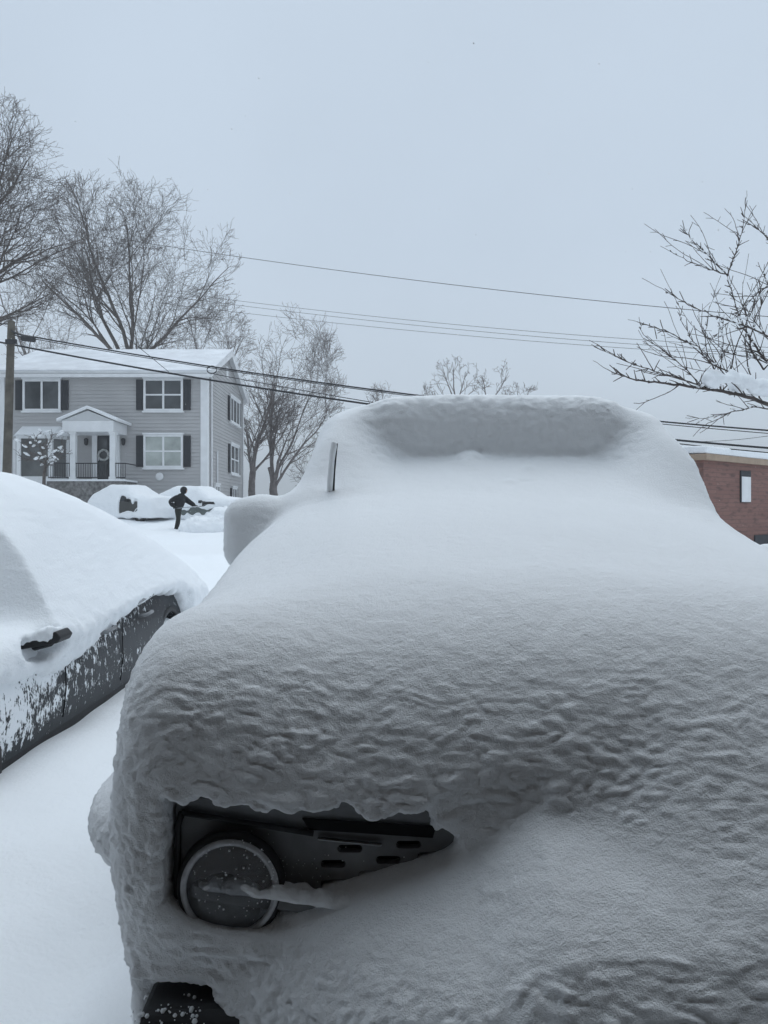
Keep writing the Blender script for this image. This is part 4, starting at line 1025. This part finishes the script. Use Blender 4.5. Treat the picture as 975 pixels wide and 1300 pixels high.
# ---------------------------------------------------------------- utility pole and wires
pole = thing('utility_pole', 'weathered wooden utility pole at the left edge before the house', 'pole', tuple(P(13, 700, 27)*[1, 1, 0]+[0, 0, .4]))
pt, pb = P(14.5, 409, 27), P(6, 625, 27); pb[2] = .3
MB().tube([pb, pb+(pt-pb)*.35, pb+(pt-pb)*.7, pt, pt+np.array([0, 0, .05])], [.17, .156, .142, .128, .10], 14).build('post', M['wood_pole'], pole, smooth=True)
hw = MB(); c = P(15, 434, 26.8)
hw.box(c[0]-.2, c[0]+.2, 26.72, 26.8, c[2]-.08, c[2]+.08); hw.tube([P(15, 420, 26.9), P(22, 424, 26.5)], .03, 6); hw.build('bracket', M['iron'], pole)
tb = MB(); c = P(36, 429, 26.6); tb.tube([c-np.array([.22, 0, 0]), c+np.array([.22, 0, -.05])], .11, 10); tb.tube([P(18, 425, 26.8), c-np.array([.22, 0, 0])], .02, 6); tb.build('splice_box', M['iron'], pole)
WG = 'overhead wires'
def wire(label, pts, Y0, Y1, r, name='power_line', extra=None):
    pts = np.array(pts, float); t = np.linspace(pts[0, 0], pts[-1, 0], 60)
    # smooth parabola-like fit through the picture points
    deg = min(2, len(pts)-1); pf = np.polyfit(pts[:, 0], pts[:, 1], deg); py = np.polyval(pf, t)
    iy = 1/Y0+(1/Y1-1/Y0)*(t-t[0])/(t[-1]-t[0])
    mb = MB().tube([P(a, b, 1/c_) for a, b, c_ in zip(t, py, iy)], r, 6)
    return tag(mb.build(name, M['cable'], smooth=True), label, 'wire', WG)
wire('thick black cable, lowest of those crossing the house front', [(-80, 419), (12, 436), (165, 464), (320, 492), (470, 515), (860, 557), (975, 568), (1150, 582)], 28, 22, .034)
wire('second thick cable above the house eave, passing the wire coil', [(14, 420), (165, 452), (268, 467), (400, 484), (545, 502), (845, 535), (975, 547), (1150, 558)], 27, 22.5, .026)
wire('slimmer line just under the upper cable right of the car roof', [(14, 424), (268, 470), (545, 504), (845, 538), (975, 551), (1150, 563)], 27, 22.6, .014)
wire('bundled black cable just above the brick building roof', [(268, 470), (345, 492), (470, 513), (860, 561), (975, 573), (1150, 590)], 38.7, 22.2, .020)
wire('single thin wire, topmost across the sky', [(-60, 268), (305, 327), (580, 362), (860, 391), (1100, 412)], 72, 46, .022)
wire('faint thin wire, upper of three close parallel ones', [(200, 368), (430, 398), (640, 418), (830, 431), (1100, 447)], 70, 48, .016)
wire('faint thin wire, middle of three close parallel ones', [(200, 374), (430, 403), (640, 424), (830, 438), (1100, 454)], 70.5, 48.5, .016)
wire('faint thin wire, lowest of three close parallel ones', [(200, 384), (430, 411), (640, 431), (830, 443), (1100, 459)], 71, 49, .016)
wire('thin service wire slanting down over the house roof to its eave', [(100, 384), (165, 432), (214, 472)], 33, 38.4, .014)
wire('thin slack wire curving above the brick building', [(1010, 548), (960, 554), (905, 562), (870, 560)][::-1], 23, 23, .008)
wire('short wire from pole top running off the left frame edge', [(-80, 404), (14, 412)], 27.5, 27, .018)
cl = MB()
for k in range(2): cl.tube([P(269+6.2*math.cos(a), 469+4.6*math.sin(a)+k, 37.5+k*.05) for a in np.linspace(0, 2*math.pi, 21)], .016, 6)
tag(cl.build('cable_coil', M['cable'], smooth=True), 'loop of spare black cable hanging on the line by the house corner', 'cable coil')

# ---------------------------------------------------------------- far parked cars
def far_car(label, px, Y, rz, paint, side, seed, sy0, sy1, zlo, zhi):
    x = (px-487.5)/F_PX*Y; z = float(ground_z(x, Y))-.30
    root = thing('parked_car', label, 'car', (x, Y, z), rz, 'snowed-in cars by the house')
    T = lambda y: np.interp(y, [-2.3, -2.15, -1.0, -.25, 1.1, 1.95, 2.25], [.6, .86, .99, 1.43, 1.46, 1.10, .8])
    xs = np.arange(-1.1, 1.12, .05).astype(np.float32); ys = np.arange(-2.5, 2.52, .05).astype(np.float32); zs = np.arange(.15, 2.0, .04).astype(np.float32)
    X, Y_, Z = xs[:, None, None], ys[None, :, None], zs[None, None, :]
    wd = .88-.42*np.maximum(Z-.92, 0)
    b = smax(smax(Z-T(Y_), np.abs(X)-wd, .1), np.abs(Y_)-2.22, .15); b = np.maximum(b, .24-Z)
    for yy in (-1.35, 1.35): b = np.maximum(b, -np.maximum(np.sqrt((Y_-yy)**2+(Z-.33)**2)-.37, .6-np.abs(X)))
    V, Q = nets(b, xs, ys, zs); obj('body', V, Q, paint, root, smooth=True, world_space=False)
    s = smax(smax(Z-T(Y_)-.30, np.abs(X)-wd-.07, .30), np.abs(Y_)-2.36, .4)
    low = .22+.06*noise(X*2, Y_*2, 0, seed)
    s = smax(s, low-Z, .08)
    if side:   # one flank partly brushed clean
        fl = np.maximum(np.maximum(wd-.05-side*X, np.maximum(Z-np.minimum(T(Y_)-.02, zhi), zlo-Z)+.2*noise(X*3.5, Y_*2.5, Z*3.5, seed+1)), np.abs(Y_-sy0)-sy1); s = smax(s, -fl, .05)
    V, Q = nets(s, xs, ys, zs); N_ = vnormals(V, Q); V = V+N_*(.03*fbm(V[:, 0]*3, V[:, 1]*3, V[:, 2]*3, 3, seed+2))[:, None]
    obj('snow_cover', V, Q, M['snow_far'], root, smooth=True, world_space=False)
    for sx in (-1, 1):
        for ya, yb in ((-.55, .28), (.36, 1.15)):
            m_ = MB(); c_ = lambda y, z_: (sx*(.88-.42*(z_-.92)+.012), y, z_)
            m_.add([c_(ya, .98), c_(yb, .98), c_(yb-(.12 if yb > 1 else 0), 1.30), c_(ya+(.42 if ya < 0 else 0), 1.30)], [(0, 1, 2, 3)]); m_.build('window', M['glass_dark'], root, world_space=False)
        for yy in (-1.35, 1.35):
            w_ = MB().lathe([(.19, -.1), (.29, -.1), (.32, -.07), (.32, .07), (.29, .1), (.19, .1)], (sx*.76, yy, .33), (sx, 0, 0), 24, close=True).build('wheel', M['rubber'], root, smooth=True, world_space=False)
            MB().lathe([(.03, .0), (.188, 0), (.188, .06), (.05, .05)], (sx*.76, yy, .33), (sx, 0, 0), 18).build('rim', M['chrome'], w_, world_space=False)
        MB().box(sx*.95-.09, sx*.95+.09, -.72, -.60, .95, 1.08).build('mirror', M['black_plastic'], root, world_space=False, bevel=.03)
        MB().lathe([(.02, .05), (.09, .04), (.11, 0)], (sx*.62, -2.2, .72), (0, -1, 0), 14).build('headlight', M['chrome'], root, world_space=False)
    return root
M['paint_dark'] = mat('dark_brown_paint', (.035, .036, .034), .4, coat=.3, var=(3, .2)); M['paint_green'] = mat('grey_green_paint', (.10, .12, .115), .4, coat=.3, var=(3, .2))
far_car('snow-covered dark car below the porch with its flank partly brushed bare', 170, 34.6, R(58), M['paint_dark'], -1, 91, -.7, .62, .50, 1.18)
far_car('snow-covered pale car behind the shovelling person', 256, 34.2, R(66), M['paint_green'], -1, 95, -.5, 1.0, .50, .70)

# heap of shovelled snow
def heap():
    xs = np.arange(-2.2, 2.3, .06).astype(np.float32); ys = np.arange(-1.2, 1.25, .06).astype(np.float32); zs = np.arange(-.3, 1.2, .05).astype(np.float32)
    X, Y, Z = xs[:, None, None], ys[None, :, None], zs[None, None, :]
    D = ellips(X, Y, Z, (0, 0, 0), (1.6, .8, .5)); D = smin(D, ellips(X, Y, Z, (.1, .1, .40), (.6, .5, .5)), .25); D = smin(D, ellips(X, Y, Z, (-.8, -.2, .05), (.6, .5, .45)), .2)
    V, Q = nets(D, xs, ys, zs); N_ = vnormals(V, Q)
    V = V+N_*(.14*np.abs(noise(V[:, 0]*2.6, V[:, 1]*2.6, V[:, 2]*2.6, 97))+.08*np.abs(noise(V[:, 0]*6, V[:, 1]*6, V[:, 2]*6, 98))+.03*noise(V[:, 0]*13, V[:, 1]*13, V[:, 2]*13, 99))[:, None]
    c = P(279, 680, 30.2); o = obj('snow_pile', V+np.array([c[0], c[1], float(ground_z(c[0], c[1]))]), Q, M['snow_far'], smooth=True)
    tag(o, 'lumpy heap of shovelled snow in front of the pale snowed-in car', 'snow pile')
heap()

# ---------------------------------------------------------------- person shovelling
def person():
    Y = 31.0; x = (226-487.5)/F_PX*Y; z0 = float(ground_z(x, Y))-.10
    root = thing('person', 'person in black hooded jacket and dark trousers shovelling snow', 'person', (x, Y, z0))
    def skin(name, joints, edges, m, parent, lvl=2):
        me = bpy.data.meshes.new(name); me.from_pydata([j[0] for j in joints], edges, []); me.materials.append(m); o = bpy.data.objects.new(name, me); COL.objects.link(o); o.parent = parent
        sk = o.modifiers.new('skin', 'SKIN'); sk.use_smooth_shade = True
        L = me.skin_vertices if len(me.skin_vertices) else me.skin_vertices.new() if hasattr(me.skin_vertices, 'new') else None
        for i, j in enumerate(joints):
            gk = 1.42 if name == 'jacket' else 1.28; r_ = tuple(gk*q for q in j[1]) if not np.isscalar(j[1]) else gk*j[1]; me.skin_vertices[0].data[i].radius = (r_, r_) if np.isscalar(r_) else r_
            me.skin_vertices[0].data[i].use_root = (i == 0)
        sb = o.modifiers.new('sub', 'SUBSURF'); sb.levels = lvl; sb.render_levels = lvl
        return o
    # faces +X, leaning a little, left arm (far side) and right arm (near side) reaching to the shovel
    J = [((0, 0, .98), (.155, .125)), ((.06, 0, 1.18), (.15, .12)), ((.12, 0, 1.38), (.17, .13)), ((.18, 0, 1.52), .085), ((.22, 0, 1.60), .06),   # 0-4 pelvis..neck
         ((.01, -.10, .90), .105), ((.05, -.12, .52), .075), ((.02, -.13, .12), .06), ((.16, -.14, .05), .05),                                     # 5-8 near leg
         ((-.01, .10, .90), .105), ((-.02, .12, .52), .075), ((-.12, .12, .12), .06), ((.02, .13, .05), .05),                                      # 9-12 far leg
         ((.09, -.20, 1.43), .085), ((-.25, -.30, 1.24), .062), ((-.10, -.26, 1.02), .05), ((-.03, -.25, .98), .04),                                # near arm, elbow back
         ((.16, .19, 1.42), .085), ((.42, .20, 1.22), .06), ((.68, .12, 1.06), .048), ((.74, .10, 1.04), .038)]                                   # far arm reaching forward
    E = [(0, 1), (1, 2), (2, 3), (3, 4), (0, 5), (5, 6), (6, 7), (7, 8), (0, 9), (9, 10), (10, 11), (11, 12), (2, 13), (13, 14), (14, 15), (15, 16), (2, 17), (17, 18), (18, 19), (19, 20)]
    body = skin('body', J, E, M['trousers'], root)
    jk = [((0, 0, .93), (.175, .145)), ((.06, 0, 1.18), (.185, .155)), ((.12, 0, 1.38), (.205, .16)), ((.18, 0, 1.53), .11),
          ((.09, -.20, 1.43), .10), ((-.25, -.30, 1.24), .085), ((-.11, -.26, 1.03), .066), ((.16, .19, 1.42), .10), ((.42, .20, 1.22), .08), ((.66, .125, 1.07), .066)]
    skin('jacket', jk, [(0, 1), (1, 2), (2, 3), (2, 4), (4, 5), (5, 6), (2, 7), (7, 8), (8, 9)], M['jacket'], root)
    # head with a face, inside a hood
    hc = np.array([.26, 0, 1.70])
    xs = np.arange(-.16, .17, .012).astype(np.float32); X, Y_, Z = xs[:, None, None], xs[None, :, None], xs[None, None, :]
    D = ellips(X, Y_, Z, (0, 0, 0), (.095, .075, .118)); D = smin(D, ellips(X, Y_, Z, (.095, 0, -.01), (.022, .015, .025)), .02)
    D = smin(D, ellips(X, Y_, Z, (.06, 0, -.085), (.04, .04, .03)), .03)
    for s_ in (-1, 1): D = smax(D, -ellips(X, Y_, Z, (.095, s_*.032, .018), (.016, .016, .011)), .012); D = smin(D, ellips(X, Y_, Z, (-.005, s_*.078, 0), (.022, .01, .032)), .01)
    D = smax(D, -ellips(X, Y_, Z, (.094, 0, -.055), (.012, .026, .005)), .006)
    V, Q = nets(D, xs, xs, xs); obj('head', V+hc, Q, M['skin'], root, smooth=True, world_space=False)
    D = ellips(X, Y_, Z, (-.02, 0, .005), (.15, .13, .158)); D = np.maximum(D, -ellips(X, Y_, Z, (.13, 0, -.015), (.12, .068, .095)))
    V, Q = nets(D, xs, xs, xs); obj('hood', V+hc, Q, M['jacket'], root, smooth=True, world_space=False)
    # gloved hands: palm plus five fingers closed on the shaft
    g0, g1 = np.array([-.02, -.21, .965]), np.array([.76, .06, 1.03])
    for c, sy in ((g0, -1), (g1, 1)):
        h = MB(); h.tube([c+[-.06, sy*.03, .03], c+[-.02, sy*.03, .015], c+[.02, sy*.03, .0]], [.03, .042, .036], 8)
        for k_ in range(4):
            b = c+np.array([-.03+.022*k_, sy*.03, .02-.006*k_]); L = (.9, 1, .95, .8)[k_]
            h.tube([b, b+[.008, -sy*.02, .035*L], b+[.012, -sy*.055, .028*L], b+[.012, -sy*.062, -.008]], [.011, .011, .010, .008], 6)
        h.tube([c+[-.035, sy*.02, .0], c+[-.02, -sy*.01, -.03], c+[.01, -sy*.04, -.025]], [.013, .012, .009], 6)
        h.build('glove', M['jacket'], root, smooth=True, world_space=False)
    for s_, xx in ((-1, 0), (1, -.13)):
        MB().tube([(xx+.0, s_*.13, .16), (xx+.01, s_*.13, .06), (xx+.10, s_*.13, .045), (xx+.19, s_*.13, .03)], [.07, .07, .055, .04], 8).build('boot', M['rubber'], root, smooth=True, world_space=False)
    # shovel, a thing of its own
    sh = thing('snow_shovel', 'snow shovel with black blade held out by the person in black', 'shovel', (x, Y, z0))
    a, b = np.array([-.10, -.24, .955]), np.array([1.08, .02, 1.05])
    MB().tube([a, b], .019, 8).build('shaft', M['chrome'], sh, smooth=True, world_space=False)
    MB().tube([a+[0, -.07, .0], a+[0, .07, 0]], .02, 8).build('grip', M['black_plastic'], sh, world_space=False)
    bl = MB()
    pr = [(0, .0), (.10, .055), (.24, .07), (.42, .05)]
    bl.prism([(u, h) for u, h in pr]+[(u, h+.02) for u, h in pr[::-1]], lambda u, h: (b[0]-.02+u, b[1]-.24, b[2]+.02+h), lambda u, h: (b[0]-.02+u, b[1]+.24, b[2]+.02+h))
    for yy in (-.24, .225): bl.prism([(u, h) for u, h in pr]+[(.36, .16), (.05, .16)], lambda u, h: (b[0]-.02+u, b[1]+yy, b[2]+.02+h), lambda u, h: (b[0]-.02+u, b[1]+yy+.015, b[2]+.02+h))
    bl.box(b[0]-.03, b[0]-.008, b[1]-.24, b[1]+.24, b[2]-.0, b[2]+.20)
    bl.build('blade', M['black_plastic'], sh, world_space=False)
person()

# ---------------------------------------------------------------- falling snow
def flakes():
    rng = np.random.default_rng(77); n = 2600
    Y = 2.5+26*rng.random(n)**.8; px = rng.uniform(-150, 1130, n); py = rng.uniform(-150, 900, n)
    c = np.stack([(px-487.5)/F_PX*Y, Y, EYE-(py-650)/F_PX*Y], 1); r = rng.uniform(.0016, .0045, n); c = c[(c[:, 2] > 2.4) | ((Y > 8) & (c[:, 2] > .9))]; n = len(c); r = r[:n]
    o = np.array([(1, 0, 0), (-1, 0, 0), (0, 1, 0), (0, -1, 0), (0, 0, 1), (0, 0, -1)], float)
    V = (c[:, None, :]+o[None]*r[:, None, None]).reshape(-1, 3)
    t = np.array([(0, 2, 4), (2, 1, 4), (1, 3, 4), (3, 0, 4), (2, 0, 5), (1, 2, 5), (3, 1, 5), (0, 3, 5)])
    Fc = (np.arange(n)[:, None, None]*6+t[None]).reshape(-1, 3)
    struct(obj('falling_snow', V, Fc, M['flake']), 'stuff', 'scattered snowflakes drifting down through the air')
flakes()

# ---------------------------------------------------------------- snow-laden air
hz_m = bpy.data.materials.new('haze'); hz_m.use_nodes = True; nt = hz_m.node_tree; nt.nodes.clear()
o_ = nt.nodes.new('ShaderNodeOutputMaterial'); pv = nt.nodes.new('ShaderNodeVolumePrincipled'); pv.inputs['Color'].default_value = (.93, .95, .97, 1); pv.inputs['Density'].default_value = .002
nt.links.new(pv.outputs[0], o_.inputs['Volume'])
struct(MB().box(-640, 640, -30, 940, -4, 45).build('haze', hz_m), 'stuff', 'thin pale haze of falling snow')
